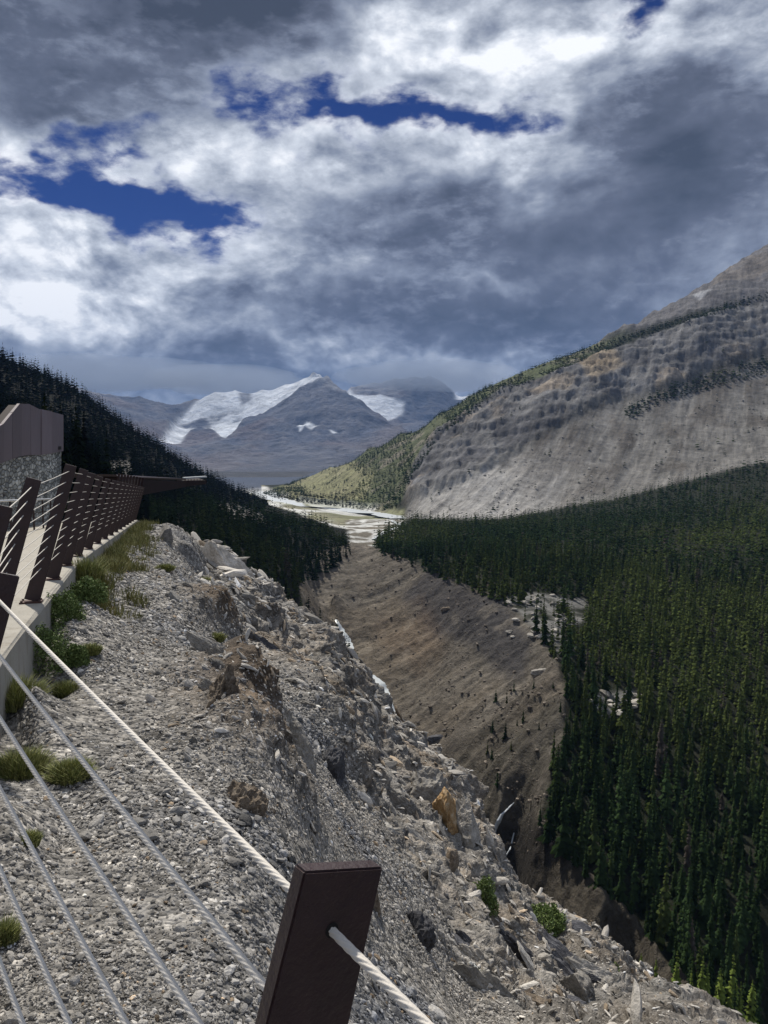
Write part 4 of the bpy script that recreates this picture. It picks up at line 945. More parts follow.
# nearest spruces, each a thing with trunk and crown
tm = [None] * 6; cm_ = [None] * 6
def foliage_mat_obj():
    m = bpy.data.materials.new('spruce_foliage'); m.use_nodes = True; t = NT(m.node_tree); b = t.n['Principled BSDF']
    aa = t.new('ShaderNodeAttribute', attribute_name='alb').outputs['Color']; oi = t.new('ShaderNodeObjectInfo'); 
    c = t.mix(1, aa, oi.outputs['Color'], 'MULTIPLY'); t.put(b.inputs['Base Color'], c); b.inputs['Roughness'].default_value = .95; b.inputs['Specular IOR Level'].default_value = 0
    return m
M['spruce'] = foliage_mat_obj()
for i in range(6):
    pv, pf, ps = PR0[i]; cm_[i] = npmesh('spruce_crown', pv, pf, False, None, np.ones((len(pv), 3)) * ps[:, None]); cm_[i].materials.append(M['spruce'])
    tv_, tf_ = trunk_mesh(i); tm[i] = npmesh('spruce_trunk', tv_, tf_, True); tm[i].materials.append(M['bark'])
def place_spruce(x, y, z, h, c, k, label, group, name='spruce_tree'):
    o = empty(name, (x, y, z), random.random() * 6.28); o.scale = (h * random.uniform(.9, 1.2), h * random.uniform(.9, 1.2), h)
    o.rotation_euler[0] = random.gauss(0, .015); o.rotation_euler[1] = random.gauss(0, .015)
    tag(o, label, 'tree', group)
    a = bpy.data.objects.new('trunk', tm[k]); link(a, o); b = bpy.data.objects.new('crown', cm_[k]); b.color = (*c, 1); link(b, o)
for n_, j in enumerate(ind):
    uu, v2 = u[j], v[j] - px[j] / 2
    sz_ = 'tall' if px[j] > 52 else 'short' if px[j] < 30 else 'mid-sized'
    pl_ = 'in the bottom right corner of the valley forest' if v2 > 900 else 'in the valley forest right of the waterfall' if (v2 > 790 and uu < 660) else 'in the lower valley forest near the right edge' if v2 > 790 else \
        'beside the small clearing in the middle of the forest' if math.hypot(uu - 615, v2 - 700) < 55 else 'on the forest edge along the gorge rim' if uu < 615 else 'in the middle of the forest near the right edge' if uu > 700 else 'in the middle of the valley forest'
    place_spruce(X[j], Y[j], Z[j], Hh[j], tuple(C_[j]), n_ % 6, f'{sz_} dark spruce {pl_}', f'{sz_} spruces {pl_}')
# bright young spruces below the forest, bottom right
for n_, (uu, v2, Y_, hp_) in enumerate([(675, 1012, 150, 50), (690, 1018, 150, 40), (705, 1024, 150, 46), (720, 1035, 150, 52), (740, 1040, 150, 46), (655, 995, 150, 30), (730, 1030, 150, 60), (715, 1020, 150, 30), (640, 985, 150, 26), (750, 1045, 150, 50), (698, 1030, 150, 60)]):
    q = val_hit(uu, v2, 125, 400)
    if q is None: q = at(uu, v2, Y_)
    rr_ = math.hypot(q[0], q[1])
    place_spruce(q[0], q[1], q[2] - .2, hp_ * 1.35 * rr_ / 769, (.12, .16, .035), n_ % 6, 'short bright yellow-green young spruce at the lower edge of the dark forest by the slope', 'young spruces at the foot of the slope', 'young_spruce')
X, Y, Z, Hh, C_, K_, r = (q[keep] for q in (X, Y, Z, Hh, C_, K_, r))
print('TREES', len(X))
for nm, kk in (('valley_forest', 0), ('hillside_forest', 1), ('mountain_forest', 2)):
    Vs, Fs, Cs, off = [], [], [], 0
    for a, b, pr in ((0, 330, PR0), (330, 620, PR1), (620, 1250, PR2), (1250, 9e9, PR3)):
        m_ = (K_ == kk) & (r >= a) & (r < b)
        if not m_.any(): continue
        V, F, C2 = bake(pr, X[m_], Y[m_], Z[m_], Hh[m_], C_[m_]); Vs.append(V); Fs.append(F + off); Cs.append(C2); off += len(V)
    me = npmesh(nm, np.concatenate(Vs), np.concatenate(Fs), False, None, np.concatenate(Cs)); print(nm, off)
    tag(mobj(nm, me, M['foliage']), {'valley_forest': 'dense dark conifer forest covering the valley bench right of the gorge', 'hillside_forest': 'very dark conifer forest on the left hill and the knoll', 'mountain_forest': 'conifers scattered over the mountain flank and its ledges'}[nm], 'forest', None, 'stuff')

# ------------------------------------------------------------------ creek and waterfall
def strip(name, path, m_, label, cat, lift=.8, kind=None):
    """water following the ground; path = (u, v, half width in metres)"""
    P = []
    for (u0, v0, w0), (u1, v1, w1) in zip(path[:-1], path[1:]):
        for k in range(6):
            f = k / 6; q = val_hit(u0 + (u1 - u0) * f, v0 + (v1 - v0) * f, 120, 2600)
            if q: P.append((Vector(q), w0 + (w1 - w0) * f))
    V = []; F = []; g = random.Random(5)
    for i, (p, w_) in enumerate(P):
        d = (P[min(i + 1, len(P) - 1)][0] - P[max(i - 1, 0)][0]); d.z = 0; n = Vector((d.y, -d.x, 0)).normalized() if d.length > 1e-4 else Vector((1, 0, 0))
        if abs(n.x) < .4: n = Vector((1, 0, 0))
        w_ *= g.uniform(.7, 1.25)
        for o in (-1, -.4, .4, 1): q = p + n * (w_ * o); V.append((q.x, q.y, p.z + lift + (.25 if abs(o) < 1 else 0)))
    for i in range(len(P) - 1):
        for k in range(3): F.append((i * 4 + k, i * 4 + k + 1, i * 4 + k + 5, i * 4 + k + 4))
    o = mobj(name, npmesh(name, V, F, True), m_)
    return tag(o, label, cat, None, kind)
strip('creek', [(336, 622, .8), (343, 634, 1.6), (349, 646, 2.6), (351, 655, 2.2), (352, 664, 2), (362, 674, 3), (378, 684, 2.8), (385, 696, 3.0), (387, 704, 2.6), (391, 713, 2.4), (402, 730, 1.8), (440, 786, 1.6), (480, 814, 1.4)], M['water'], 'thin white creek at the foot of the brown gorge wall', 'creek', 1.2, 'structure')
strip('river', [(404, 519, 20), (385, 514, 26), (350, 511, 30), (320, 508, 28), (300, 506, 22), (285, 502, 20), (268, 497, 26), (262, 491, 30)], M['water'], 'pale braided river crossing the valley floor', 'river', 1.0, 'structure')
strip('river', [(392, 521, 2.5), (402, 527, 3), (388, 531, 4), (380, 536, 3), (372, 541, 2.5)], M['water'], 'braided stream', 'river', .8, 'structure')
def falls(name, path, label):
    V = []; F = []; g = random.Random(11)
    for i, (uu, v2, w_) in enumerate(path):
        q = val_hit(uu, v2, 120, 400); q = Vector(q) if q else Vector(at(uu, v2, 255)); tow = -q.normalized() * 1.2
        for o in (-1, -.3, .3, 1): p = q + tow * (1.0 if abs(o) < 1 else .6); V.append((p.x + w_ * o, p.y, p.z))
    for i in range(len(path) - 1):
        for k in range(3): F.append((i * 4 + k, i * 4 + k + 1, i * 4 + k + 5, i * 4 + k + 4))
    return tag(mobj(name, npmesh(name, V, F, False), M['falls']), label, 'waterfall')
falls('waterfall', [(514, 803, 0.31), (508, 809, 0.50), (502, 815, 0.62), (499, 821, 0.87), (496, 828, 0.93), (494, 834, 0.87), (492, 840, 1.05), (490, 847, 0.93), (489, 854, 1.12), (488, 862, 1.24), (489, 872, 0.81)], 'thin white waterfall dropping beside a black rock cleft in the gorge')
falls('waterfall', [(514, 833, .25), (512, 842, .3), (510, 850, .35), (505, 858, .3), (501, 867, .3), (508, 873, .3), (511, 878, .3)], 'faint thin trickle down the dark rock right of the white waterfall')

# ------------------------------------------------------------------ rocks
def ico(sub):
    bm = bmesh.new(); bmesh.ops.create_icosphere(bm, subdivisions=sub, radius=1); bm.verts.ensure_lookup_table()
    V = np.array([v.co[:] for v in bm.verts]); F = np.array([[v.index for v in f.verts] for f in bm.faces]); bm.free(); return V, F
def chipped(seed, sub, planes=12, stretch=(1, .7, .45), rough=.0):
    """angular stone: a ball cut by random flat planes"""
    g = np.random.default_rng(seed); V, F = ico(sub); d = V / np.linalg.norm(V, axis=1, keepdims=True)
    n = g.normal(size=(planes, 3)); n /= np.linalg.norm(n, axis=1, keepdims=True); h = g.uniform(.55, .95, planes)
    dn = d @ n.T; r_ = np.where(dn > .05, h / np.maximum(dn, .05), 9).min(1); r_ = np.minimum(r_, 1.15); V = d * r_[:, None]
    if rough:
        q = V * 2.2 + seed; V = V * (1 + rough * (.6 * fbm(q[:, 0], q[:, 1], q[:, 2] * 2.2, 6, .62) + .5 * fbm(q[:, 0] * 2.2, q[:, 1] * 2.2, q[:, 2] * .5, 5, .6, ridged=True)))[:, None]
    return V * np.array(stretch), F
GN = NNOR; cellok = np.ones(NEAR.T.shape, bool)
# displaced-surface normals
A_ = np.gradient(NPOS, axis=0); B_ = np.gradient(NPOS, axis=1); DN = np.cross(A_, B_); DN *= np.sign(DN[..., 2:3]); DN /= np.maximum(np.linalg.norm(DN, axis=2, keepdims=True), 1e-9)
facing = -(NPOS * DN).sum(2) / np.linalg.norm(NPOS, axis=2)
dkd, kzd = dk, kz
def pick(n, wgt):
    p = wgt.ravel() / wgt.sum(); idx = np.searchsorted(np.cumsum(p), RNG.random(n)); return np.unravel_index(np.clip(idx, 0, p.size - 1), wgt.shape)
inview = (NU > -60) & (NU < 850) & (NV < 1200) & (NEAR.R < 62)
def stones(name, n, wgt, size_px, smin, smax, sub, protos, colfn, label, cat, align=0):
    i, j = pick(n, wgt * inview * np.clip(facing + .05, 0, 1)); P = NPOS[i, j] + RNG.normal(0, .004, (n, 3)); N = DN[i, j]; r_ = NEAR.R[i, j]
    s_ = np.clip(r_ * size_px(n) / 769, smin, smax) / 2 * np.exp(RNG.normal(0, .3, n))
    ref = RNG.normal(size=(n, 3)); T1 = np.cross(N, ref); T1 /= np.linalg.norm(T1, axis=1, keepdims=True); T1 = T1 + align * (np.array([[.78, -.12, -.62]]) ); T1 /= np.linalg.norm(T1, axis=1, keepdims=True); N2 = N + RNG.normal(0, .3, (n, 3)); N2 /= np.linalg.norm(N2, axis=1, keepdims=True); T1 -= (T1 * N2).sum(1, keepdims=True) * N2; T1 /= np.linalg.norm(T1, axis=1, keepdims=True); T2 = np.cross(N2, T1)
    colr = colfn(n, i, j); pi = RNG.integers(0, len(protos), n); Vs, Fs, Cs, off = [], [], [], 0
    for k, (pv, pf) in enumerate(protos):
        m_ = np.where(pi == k)[0]
        W = (pv[None, :, 0:1] * T1[m_][:, None] + pv[None, :, 1:2] * T2[m_][:, None] + pv[None, :, 2:3] * N2[m_][:, None]) * s_[m_][:, None, None] + P[m_][:, None] + N[m_][:, None] * (s_[m_] * .15)[:, None, None]
        Vs.append(W.reshape(-1, 3)); Fs.append((pf[None] + (np.arange(len(m_)) * len(pv))[:, None, None] + off).reshape(-1, 3)); Cs.append(np.repeat(colr[m_], len(pv), 0)); off += len(m_) * len(pv)
    me = npmesh(name, np.concatenate(Vs), np.concatenate(Fs), False, None, np.clip(np.concatenate(Cs), .02, .8))
    return tag(mobj(name, me, M['stones']), label, cat, None, 'stuff')
SM0 = [chipped(500 + i, 1, 10, (1, .75, .5)) for i in range(14)]; SM1 = [chipped(600 + i, 2, 11, (1, .72, .42)) for i in range(14)]
SLB = [chipped(700 + i, 1, 10, (1.5, .5, .32)) for i in range(14)]
def c_grav(n, i, j):
    g = np.exp(RNG.normal(0, .42, n))[:, None]; c = np.array([.27, .255, .233]) * g; b = bluish[i, j]; c = c * (1 - b * .75) + np.array([.11, .122, .145]) * g * b * .75
    t = RNG.random(n)[:, None]; c = np.where(t < .03, np.array([.25, .19, .13]) * g, c); c = np.where(t > .955, np.array([.48, .46, .43]), c); return c
def c_rock(n, i, j):
    g = np.exp(RNG.normal(0, .38, n))[:, None]; c = np.array([.36, .337, .303]) * g; t = RNG.random(n)[:, None]; tm_ = tanm[i, j]; c = np.where(t < .08 + tm_ * .4, np.array([.33, .26, .185]) * g, c); c = np.where(t > .92, np.array([.56, .53, .48]), c); return c
gravw = (1 - NROCK) * (dk > .26) * (.25 + sstep(fbm(nX * .9 + 20, nY * .9, nX * 0, 4), -.35, .15)) * np.exp(-NEAR.R / 60); rockw = NROCK * (dk > .3); rubw = .12 + sstep(fbm(nX * .3 + 3, nY * .3, nX * 0, 4) - big * .5, -.15, .25) * np.clip(DN[..., 2] * 1.3 - .2, .05, 1)
stones('gravel', 58000, gravw * (NEAR.R < 9), lambda n: np.exp(RNG.normal(math.log(2.1), .5, n)), .006, .032, 1, SM0, c_grav, 'fine grey gravel covering the shelf beside the kerb', 'gravel')
stones('gravel', 26000, gravw * (NEAR.R >= 7), lambda n: np.exp(RNG.normal(math.log(2.3), .4, n)), .02, .11, 1, SM0, c_grav, 'grey gravel on the far end of the shelf', 'gravel')
coarse = gravw * (bluish[..., 0] + .05) * (NEAR.R < 16)
stones('gravel', 6500, coarse, lambda n: np.exp(RNG.normal(math.log(5.6), .42, n)), .02, .11, 2, SM1, c_grav, 'coarser blue-grey stones in the middle of the gravel shelf', 'gravel')
stones('rubble', 40000, rockw * rubw, lambda n: np.exp(RNG.normal(math.log(2.3), .5, n)), .015, .4, 1, SLB, c_rock, 'loose broken rock strewn over the steep slope', 'rubble', 1.3)
stones('rubble', 4200, rockw * rubw, lambda n: np.exp(RNG.normal(math.log(5.5), .45, n)), .03, .6, 2, [chipped(800 + i, 2, 11, (1.5, .55, .35), .05) for i in range(12)], c_rock, 'larger loose rock fragments on the steep slope', 'rubble', 1.6)

# boulders: individual rocks lying on the slope
PB = [chipped(900 + i, 4, 13, (1.15, .75, .55), .24) for i in range(8)]
PBm = []
for k, (pv, pf) in enumerate(PB): PBm.append(npmesh('rock', pv, pf, False))
def rock_at(u0, v0, w_px, h_px, k, m_, label, name='rock', group=None, rot=None, deep=.35, thick=.6):
    q = near_hit(u0, v0)
    if q is None: return None
    q = Vector(q); dist = q.y * CP - q.z * SP; sx_, sz_ = w_px * dist / 769 / 2, h_px * dist / 769 / 2
    me = PBm[k % 8].copy(); me.materials.clear(); me.materials.append(m_)
    o = bpy.data.objects.new(name, me); link(o); o.location = q + Vector((0, 0, sz_ * deep)); o.scale = (sx_ / 1.0, (sx_ + sz_) * thick / .75, sz_ / .52)
    o.rotation_euler = rot or (random.gauss(0, .25), random.uniform(0, .7), random.uniform(-.5, .5)); return tag(o, label, 'rock', group)
# notable ones
def shaped(name, label, u0, v0, w_px, h_px, m_, seed, tilt, stretch=(1, 1, 1), lift=.3, rz=0, planes=12, rough=.12, dep=1.0):
    q = near_hit(u0, v0)
    if q is None: print('MISS', name, u0, v0); return
    q = Vector(q); dist = q.y * CP - q.z * SP; pv, pf = chipped(seed, 5, planes, stretch, rough); pv = pv / np.abs(pv).max(0)
    me = npmesh(name, pv, pf, False); o = mobj(name, me, m_); o.scale = (w_px * dist / 1538, (w_px + h_px) * dist / 3076 * dep, h_px * dist / 1538)
    o.location = q + Vector((0, 0, h_px * dist / 1538 * lift)); o.rotation_euler = (0, tilt, rz); return tag(o, label, 'rock')
shaped('rock', 'tall upright rusty-orange boulder on the edge of the slope above the waterfall', 447, 832, 30, 66, M['rock_orange'], 31, .0, lift=.45, planes=20, rough=.2)
shaped('rock', 'rounded grey boulder leaning against the right side of the tall orange one', 466, 842, 30, 64, M['rock'], 32, -.10, lift=.38, planes=20, rough=.2)
shaped('rock', 'small blocky tan and grey rock standing below the orange boulder', 452, 872, 14, 38, M['rock_tan'], 33, .05, lift=.4)
shaped('rock', 'broad grey crag at the skyline just above the orange boulder', 424, 800, 60, 60, M['rock'], 34, .3, lift=.1, rough=.3, planes=20)
shaped('rock', 'long dark grey slab tipping over the edge at the lower slope', 574, 934, 48, 17, M['rock_dark'], 35, .35, lift=.3)
shaped('rock', 'long white splintered rock streak on the brown outcrop', 258, 800, 9, 40, M['rock_white'], 36, -.3, lift=-.1, dep=.5)
shaped('rock', 'jagged pale pinnacle at the far end of the kerb', 166, 541, 16, 26, M['rock'], 37, .1, lift=.3)
shaped('rock', 'ragged grey crag beside the pale pinnacle', 192, 553, 22, 22, M['rock'], 38, .5, lift=.1)
shaped('rock', 'pale rounded skyline rock on the upper slope', 206, 553, 12, 13, M['rock_white'], 39, .2, lift=.2)
shaped('rock', 'pale pointed rock lying on the lip of the gravel shelf', 172, 600, 17, 15, M['rock_white'], 40, .6, lift=.2)
shaped('rock', 'tan pointed outcrop standing at the inner edge of the slope', 222, 700, 40, 84, M['rock_tan'], 41, .1, lift=-.1, rough=.5, planes=24)
shaped('rock', 'brown ribbed outcrop below the tan pointed one', 240, 800, 70, 80, M['rock_tan'], 42, -.3, lift=-.5, rough=.55, planes=26)
shaped('rock', 'pale smooth rock rib on the slope right of the brown outcrop', 292, 745, 46, 96, M['rock'], 43, -.45, lift=-.15, rough=.25)
shaped('rock', 'tall pale tan rib standing close to the big post', 368, 900, 24, 70, M['rock_tan'], 44, -.1, lift=.0, rough=.3)
shaped('rock', 'dark overhanging crag in the middle of the slope', 330, 770, 40, 62, M['rock_dark'], 45, .2, lift=-.3, rough=.3)
shaped('rock', 'dark grey crag in the lower slope above the young spruces', 415, 930, 46, 60, M['rock_dark'], 46, -.3, lift=-.35, rough=.3)
shaped('rock', 'smooth pale slab buried in the scree near the bottom edge', 575, 990, 42, 58, M['rock'], 47, -.4, lift=-.2, rough=.15)
shaped('rock', 'narrow pale stone standing on edge in the lower scree', 530, 965, 7, 46, M['rock_white'], 48, -.55, lift=.1)
shaped('rock', 'brown rib at the skyline over the creek', 380, 740, 20, 46, M['rock_tan'], 49, -.2, lift=-.05, rough=.3)
shaped('rock', 'dark blocky crag on the upper skyline of the slope', 345, 690, 24, 50, M['rock_dark'], 50, .1, lift=-.15, rough=.25)
shaped('rock', 'boulder of pale grey rock halfway down the slope', 292, 640, 18, 16, M['rock'], 51, .3, lift=.2)
shaped('rock', 'pale broad boulder beside the waterfall at the lower skyline', 496, 888, 16, 12, M['rock_white'], 52, .2, lift=.3)
def frame_at(q, flow=(.78, -.12, -.62)):
    i = int(np.clip(round((math.atan2(q[0], q[1]) - NEAR.t[0]) / (NEAR.t[1] - NEAR.t[0])), 3, NEAR.T.shape[0] - 4)); j = int(np.clip(round((math.log(math.hypot(q[0], q[1])) - NEAR.lr[0]) / (NEAR.lr[1] - NEAR.lr[0])), 3, NEAR.T.shape[1] - 4))
    N = Vector(NNOR[i, j]).normalized(); T = Vector(flow); T = (T - N * T.dot(N)).normalized(); return N, T, N.cross(T)
CR = [chipped(1200 + i, 5, 16, (1.5, .55, .5), .32) for i in range(9)]
CRm = [npmesh('outcrop', a, b, False) for a, b in CR]
gc = random.Random(21); n_c = 0
while n_c < 88:
    uu, v2 = gc.uniform(190, 720), gc.uniform(560, 1020); q = near_hit(uu, v2)
    if q is None: continue
    if float(NEAR.sample(NROCK, np.array([q[0]]), np.array([q[1]]))[0]) < .7 or math.hypot(q[0], q[1]) > 55: continue
    N, T, B = frame_at(q, (.78 + gc.gauss(0, .12), -.12 + gc.gauss(0, .2), -.62)); dist = q[1] * CP - q[2] * SP; Lp = math.exp(gc.gauss(math.log(34), .5)) * dist / 769 / 2
    me = CRm[n_c % 9].copy(); me.materials.clear(); mm = gc.choice([M['rock'], M['rock'], M['rock_tan'], M['rock_pale'], M['rock_pale'], M['rock_pale'], M['rock_dark']]); me.materials.append(mm)
    o = bpy.data.objects.new('outcrop', me); link(o); sc3 = (Lp * .8, Lp * gc.uniform(.5, .9), Lp * gc.uniform(.5, 1.0))
    m4 = Matrix((T, B, N)).transposed().to_4x4() @ Matrix.Rotation(gc.gauss(0, .25), 4, 'X'); o.matrix_world = Matrix.Translation(Vector(q) - N * Lp * .12) @ m4 @ Matrix.Diagonal((*sc3, 1))
    kn = {'grey_rock': 'grey', 'tan_rock': 'tan', 'pale_rock': 'pale cream', 'dark_rock': 'dark'}[mm.name]; zz = 'upper slope near the kerb end' if v2 < 660 else 'middle slope above the creek' if v2 < 820 else 'lower slope right of the big post'
    tag(o, f'{kn} rock rib running down the {zz}', 'outcrop', f'{kn} ribs on the {zz}'); n_c += 1
g_ = random.Random(3); cnt = 0
while cnt < 180:
    uu, v2 = g_.uniform(175, 760), g_.uniform(545, 1023)
    q = near_hit(uu, v2)
    if q is None: continue
    rk_ = float(NEAR.sample(NROCK, np.array([q[0]]), np.array([q[1]]))[0])
    if rk_ < .6 or math.hypot(q[0], q[1]) > 60: continue
    sz = math.exp(g_.gauss(math.log(9), .4)); m_ = g_.choice([M['rock']] * 5 + [M['rock_white'], M['rock_dark'], M['rock_tan']])
    dist = math.hypot(q[0], q[1])
    z_ = ('on the upper slope by the kerb end' if v2 < 640 else 'on the middle slope near the creek' if v2 < 800 else 'on the lower slope right of the big post')
    kind_ = {'grey_rock': 'grey', 'white_rock': 'whitish', 'dark_rock': 'dark', 'tan_rock': 'tan'}[m_.name]
    rock_at(uu, v2, sz * g_.uniform(.9, 1.8), sz * g_.uniform(.4, .75), cnt, m_, f'{kind_} angular rock {z_}', group=f'{kind_} rocks {z_}', deep=.1, rot=(g_.gauss(0, .3), g_.uniform(.2, .9), g_.uniform(-.6, .6)), thick=.45)
    cnt += 1
# boulders on the valley bench
for k in range(46):
    if k < 34: uu, v2 = g_.uniform(508, 590), g_.uniform(595, 640)
    else: uu, v2 = g_.uniform(592, 636), g_.uniform(692, 716)
    q = val_hit(uu, v2, 200, 700)
    if q is None: continue
    s_ = g_.uniform(.8, 2.2); me = PBm[k % 8].copy(); me.materials.clear(); me.materials.append(M['rock']); o = bpy.data.objects.new('boulder', me); link(o); o.location = (q[0], q[1], q[2] + s_ * .3); o.scale = (s_ * 1.2, s_ * 1.2, s_ * 1.1); o.rotation_euler = (0, 0, g_.uniform(0, 6))
    tag(o, 'pale boulder in the clearing ' + ('above the gorge rim among spruces' if k < 34 else 'in the middle of the forest'), 'boulder', 'boulders in the ' + ('upper' if k < 34 else 'middle') + ' forest clearing')
for (uu, v2, s_, m_, lab) in [(542, 672, 3.2, M['rock'], 'large lone pale boulder on the bare rim of the brown gorge wall'), (438, 738, 3.0, M['rock_dark'], 'single dark boulder on the brown gorge wall'), (447, 609, 2.4, M['rock_tan'], 'tan block sticking out high on the brown gorge wall')]:
    q = val_hit(uu, v2, 200, 700); me = PBm[3].copy(); me.materials.clear(); me.materials.append(m_); o = bpy.data.objects.new('boulder', me); link(o); o.location = (q[0], q[1], q[2] - s_ * .15); o.scale = (s_ * 1.2, s_, s_ * 1.2); tag(o, lab, 'boulder')

def debris(name, msk, n, smin, smax, colr, label):
    i, j = pick(n, msk * (1.0 / vr ** .5)); P = np.stack([vX[i, j], vY[i, j], vZ[i, j]], 1) + RNG.normal(0, 1, (n, 3)) * np.array([1, 1, 0]); s_ = smin * (smax / smin) ** (RNG.random(n) ** 3.5); Vs, Fs, Cs, off = [], [], [], 0
    pi = RNG.integers(0, 14, n); an = RNG.random(n) * 6.28; colv = np.array(colr) * np.exp(RNG.normal(0, .35, n))[:, None]
    for k, (pv, pf) in enumerate(SM0):
        m_ = np.where(pi == k)[0]; c, sn = np.cos(an[m_])[:, None], np.sin(an[m_])[:, None]
        W = np.stack([pv[None, :, 0] * c - pv[None, :, 1] * sn, pv[None, :, 0] * sn + pv[None, :, 1] * c, np.repeat(pv[None, :, 2], len(m_), 0) * 1.5], 2) * s_[m_][:, None, None] / 2 + P[m_][:, None]
        Vs.append(W.reshape(-1, 3)); Fs.append((pf[None] + (np.arange(len(m_)) * len(pv))[:, None, None] + off).reshape(-1, 3)); Cs.append(np.repeat(colv[m_], len(pv), 0)); off += len(m_) * len(pv)
    me = npmesh(name, np.concatenate(Vs), np.concatenate(Fs), False, None, np.clip(np.concatenate(Cs), .02, .6)); tag(mobj(name, me, M['stones']), label, 'rubble', None, 'stuff')
debris('rubble', (gorge & (vv < 860) & (vu > 310)) * (.15 + sstep(nfine + cr2, .1, .6)), 5000, .35, 2.6, (.15, .125, .10), 'broken rock scattered down the brown gorge wall')
debris('rubble', talus * (.2 + sstep(gul2, .2, .8)) * (vu < 800), 2500, 1.2, 7, (.21, .20, .185), 'blocks scattered over the pale scree below the mountain cliff')

# ------------------------------------------------------------------ grass tufts and low shrubs by the kerb
def tuft(n, rad, hgt_, wid, seed, spread=.5, c0=(.10, .125, .035), c1=(.20, .19, .07)):
    g = np.random.default_rng(seed); a = g.random(n) * 6.283; rr_ = rad * np.sqrt(g.random(n)); bx, by = np.cos(a) * rr_, np.sin(a) * rr_
    h = hgt_ * (.35 + .65 * g.random(n)) * (1 - .55 * (rr_ / rad) ** 2); da = g.random(n) * 6.283; ln = spread * h * g.random(n); lx, ly = np.cos(da) * ln + bx * .35, np.sin(da) * ln + by * .35
    px_, py_ = -np.sin(da) * wid, np.cos(da) * wid; z = np.zeros(n)
    V = np.stack([np.stack([bx - px_, by - py_, z - .02], 1), np.stack([bx + px_, by + py_, z - .02], 1), np.stack([bx + lx * .45 + px_ * .8, by + ly * .45 + py_ * .8, h * .62], 1), np.stack([bx + lx * .45 - px_ * .8, by + ly * .45 - py_ * .8, h * .62], 1), np.stack([bx + lx, by + ly, h], 1)], 1).reshape(-1, 3)
    k = np.arange(n)[:, None] * 5; F = np.concatenate([k + [0, 1, 2], k + [0, 2, 3], k + [3, 2, 4]])
    t = g.random(n)[:, None]; C = np.array(c0) * (1 - t) + np.array(c1) * t; C = C * (.6 + .8 * g.random(n))[:, None]; return V, F, np.repeat(C, 5, 0)
def shrub(n, rad, hgt_, leaf, seed, c0, c1):
    """many small leaves spread through an uneven low dome"""
    g = np.random.default_rng(seed); d = g.normal(size=(n, 3)); d /= np.linalg.norm(d, axis=1, keepdims=True); d[:, 2] = np.abs(d[:, 2])
    lob = 1 + .45 * fbm(d[:, 0] * 2.5 + seed, d[:, 1] * 2.5, d[:, 2] * 2.5, 3); q = d * (lob * (.35 + .65 * g.random(n) ** .4))[:, None] * np.array([rad, rad, hgt_])
    a = g.normal(size=(n, 3)); a /= np.linalg.norm(a, axis=1, keepdims=True); b = np.cross(a, g.normal(size=(n, 3))); b /= np.linalg.norm(b, axis=1, keepdims=True); L_ = leaf * (.6 + .8 * g.random(n))[:, None]
    V = np.stack([q - a * L_, q + b * L_ * .42, q + a * L_, q - b * L_ * .42], 1).reshape(-1, 3); k = np.arange(n)[:, None] * 4; F = np.concatenate([k + [0, 1, 2], k + [0, 2, 3]])
    t = g.random(n)[:, None]; C = (np.array(c0) * (1 - t) + np.array(c1) * t) * (.6 + .8 * g.random(n))[:, None]; return V, F, np.repeat(C, 4, 0)
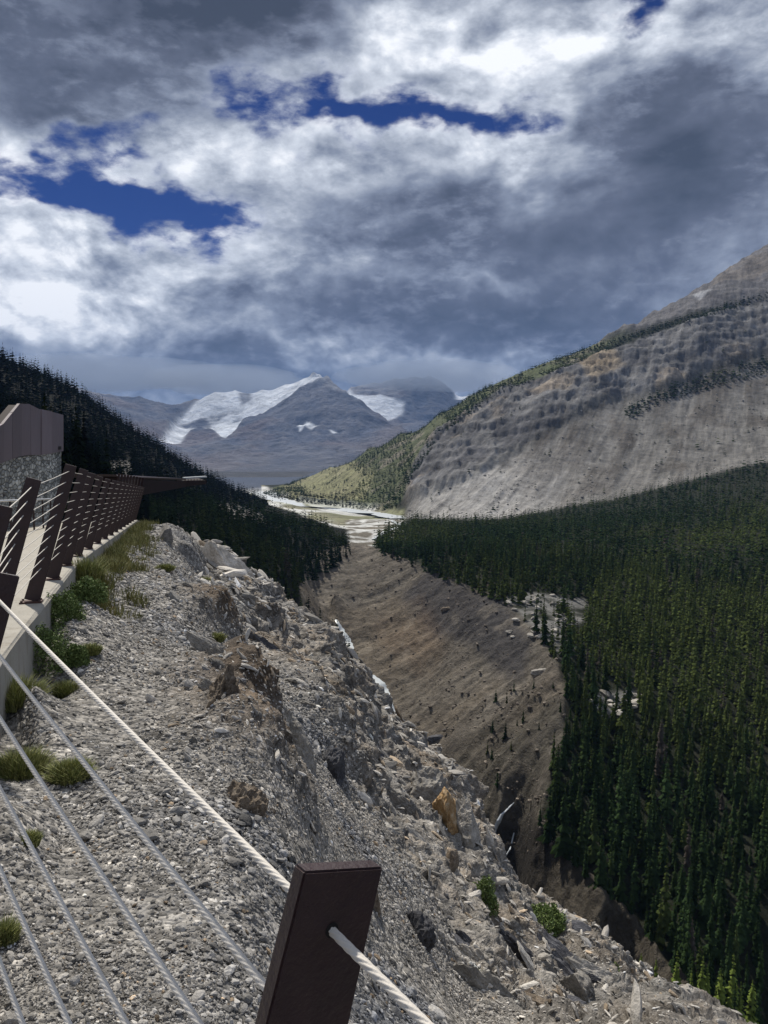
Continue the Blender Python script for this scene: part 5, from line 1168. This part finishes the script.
for k, (uu, v2, wpx, hpx, kind_, lab) in enumerate([
    (14, 702, 46, 30, 'g', 'yellow-green grass tuft by the kerb at the left edge, above the wide flat tuft'),
    (46, 668, 52, 48, 's', 'large leafy green shrub against the kerb between the two nearest base plates'),
    (62, 622, 40, 34, 's', 'dark green shrub against the kerb, second beyond the large leafy one'),
    (88, 602, 34, 28, 's', 'deep green low shrub where the gravel meets the kerb, farthest of the leafy ones'),
    (84, 584, 30, 36, 'g', 'tall dry grass tuft standing behind the deep green low shrub'),
    (66, 692, 26, 14, 'g', 'small grass tuft growing alone in gravel right of the large shrub'),
    (90, 652, 18, 11, 'g', 'tiny grass tuft in the gravel away from the kerb'),
    (20, 772, 44, 26, 'g', 'wide flat grass tuft seen between the cables at the left edge'),
    (70, 776, 34, 20, 'g', 'grey-green low tuft seen between cables in the middle of the gravel'),
    (28, 842, 18, 12, 'g', 'tiny bright green tuft low in the gravel between the cables'),
    (4, 940, 20, 22, 'g', 'green tuft at the left edge near the bottom of the railing'),
    (78, 664, 20, 20, 's', 'small leafy shrub touching the right side of the large one'),
    (484, 912, 26, 36, 's', 'olive green bush on the rock slope below the waterfall'),
    (545, 925, 40, 16, 's', 'low green mat of plants on the lower slope beside the dark slab'),
    (216, 640, 16, 10, 'g', 'green tuft on the outcrop at the top of the slope'), (325, 700, 14, 16, 's', 'small olive bush on the middle of the slope'),
    (165, 570, 16, 8, 'g', 'grass tuft at the upper lip of the slope'), (478, 985, 14, 12, 'g', 'low tuft in the lower scree'),
    (358, 782, 14, 16, 's', 'small dark bush under the middle crags'), (205, 583, 12, 8, 'g', 'small tuft among the rocks of the crest'), (610, 975, 18, 12, 's', 'low bush in the scree near the slab')]):
    q = near_hit(uu, v2)
    if q is None: continue
    q = Vector(q); dist = q.length; rad = wpx * dist / 1538; hh = hpx * dist / 769 * .85
    if kind_ == 'g': V, F, C = tuft(int(500 + 40 * wpx), rad, hh, max(.0016, .0005 * dist), k, 1.0, (.14, .17, .05), (.30, .29, .12))
    else: V, F, C = shrub(int(1400 + 90 * wpx), rad, hh, max(.008, .0016 * dist), k, (.085, .13, .04), (.17, .22, .07)); _ = (int(900 + 60 * wpx), rad, hh, max(.0045, .0010 * dist), k, 1.5, (.085, .13, .04), (.17, .22, .07))
    o = mobj('grass_tuft' if kind_ == 'g' else 'low_shrub', npmesh('plant', V, F, False, None, C), M['grass']); o.location = q; tag(o, lab, 'plant')
# grass strip along the far kerb
Vs, Fs, Cs, off = [], [], [], 0
for k in range(420):
    i = g_.uniform(8.3, 21); a = int(i); f = i - a; b2_ = BASE[a] * (1 - f) + BASE[min(a + 1, 21)] * f; o_ = .24 + abs(g_.gauss(0, .33)); x = b2_[0] + RT[a][0] * o_; y = b2_[1] + RT[a][1] * o_
    if o_ > 1.6 or g_.random() > .85 - .3 * math.sin(i * 2.1): continue
    z = float(NEAR.sample(ZD, np.array([x]), np.array([y]))[0]); z = min(z, b2_[2] - .12)
    V, F, C = tuft(40, .16, .30 * g_.uniform(.5, 1.2), .006, 1000 + k, .8, (.11, .125, .035), (.24, .215, .085)); Vs.append(V + np.array([x, y, z])); Fs.append(F + off); Cs.append(C); off += len(V)
tag(mobj('grass', npmesh('grass', np.concatenate(Vs), np.concatenate(Fs), False, None, np.concatenate(Cs)), M['grass']), 'dry yellow-green grass growing along the far part of the kerb', 'grass', None, 'stuff')

# ------------------------------------------------------------------ low cloud lying on the far summits
cm = bpy.data.materials.new('summit_cloud'); cm.use_nodes = True; t = NT(cm.node_tree); t.n.clear(); pv_ = t.new('ShaderNodeVolumePrincipled'); pv_.inputs['Density'].default_value = 9e-4; pv_.inputs['Color'].default_value = (.62, .72, .9, 1); on = t.new('ShaderNodeOutputMaterial'); t.l.new(pv_.outputs[0], on.inputs['Volume'])
V0, F0 = ico(4)
for n_, (uu, v2, Y_, rx, ry, rz_, lab) in enumerate([(225, 380, 9300, 1000, 900, 170, 'low cloud over the left shoulder of the glacier mountain'), (95, 374, 9600, 1500, 900, 230, 'low cloud over the far ridge behind the left hill'), (432, 376, 11000, 1300, 1000, 230, 'low cloud over the dark summit right of the glacier peak')]):
    q = V0 * (1 + .22 * fbm(V0[:, 0] * 2 + n_ * 7, V0[:, 1] * 2, V0[:, 2] * 2, 4))[:, None] * np.array([rx, ry, rz_]); o = mobj('cloud', npmesh('cloud', q, F0, True), cm); o.location = at(uu, v2, Y_); tag(o, lab, 'cloud')
# ------------------------------------------------------------------ air between here and the far peaks
bm = bmesh.new(); bmesh.ops.create_cube(bm, size=1); me = bpy.data.meshes.new('haze'); bm.to_mesh(me); bm.free()
hz_ = bpy.data.objects.new('haze', me); link(hz_); hz_.scale = (44000, 34000, 1900); hz_.location = (0, 4000, 1900 / 2 - 260); hz_['kind'] = 'stuff'
hm = bpy.data.materials.new('haze'); hm.use_nodes = True; t = NT(hm.node_tree); t.n.clear(); pvn = t.new('ShaderNodeVolumePrincipled'); pvn.inputs['Density'].default_value = 3.0e-5
pvn.inputs['Color'].default_value = (.30, .52, 1, 1); on = t.new('ShaderNodeOutputMaterial'); t.l.new(pvn.outputs[0], on.inputs['Volume']); me.materials.append(hm)
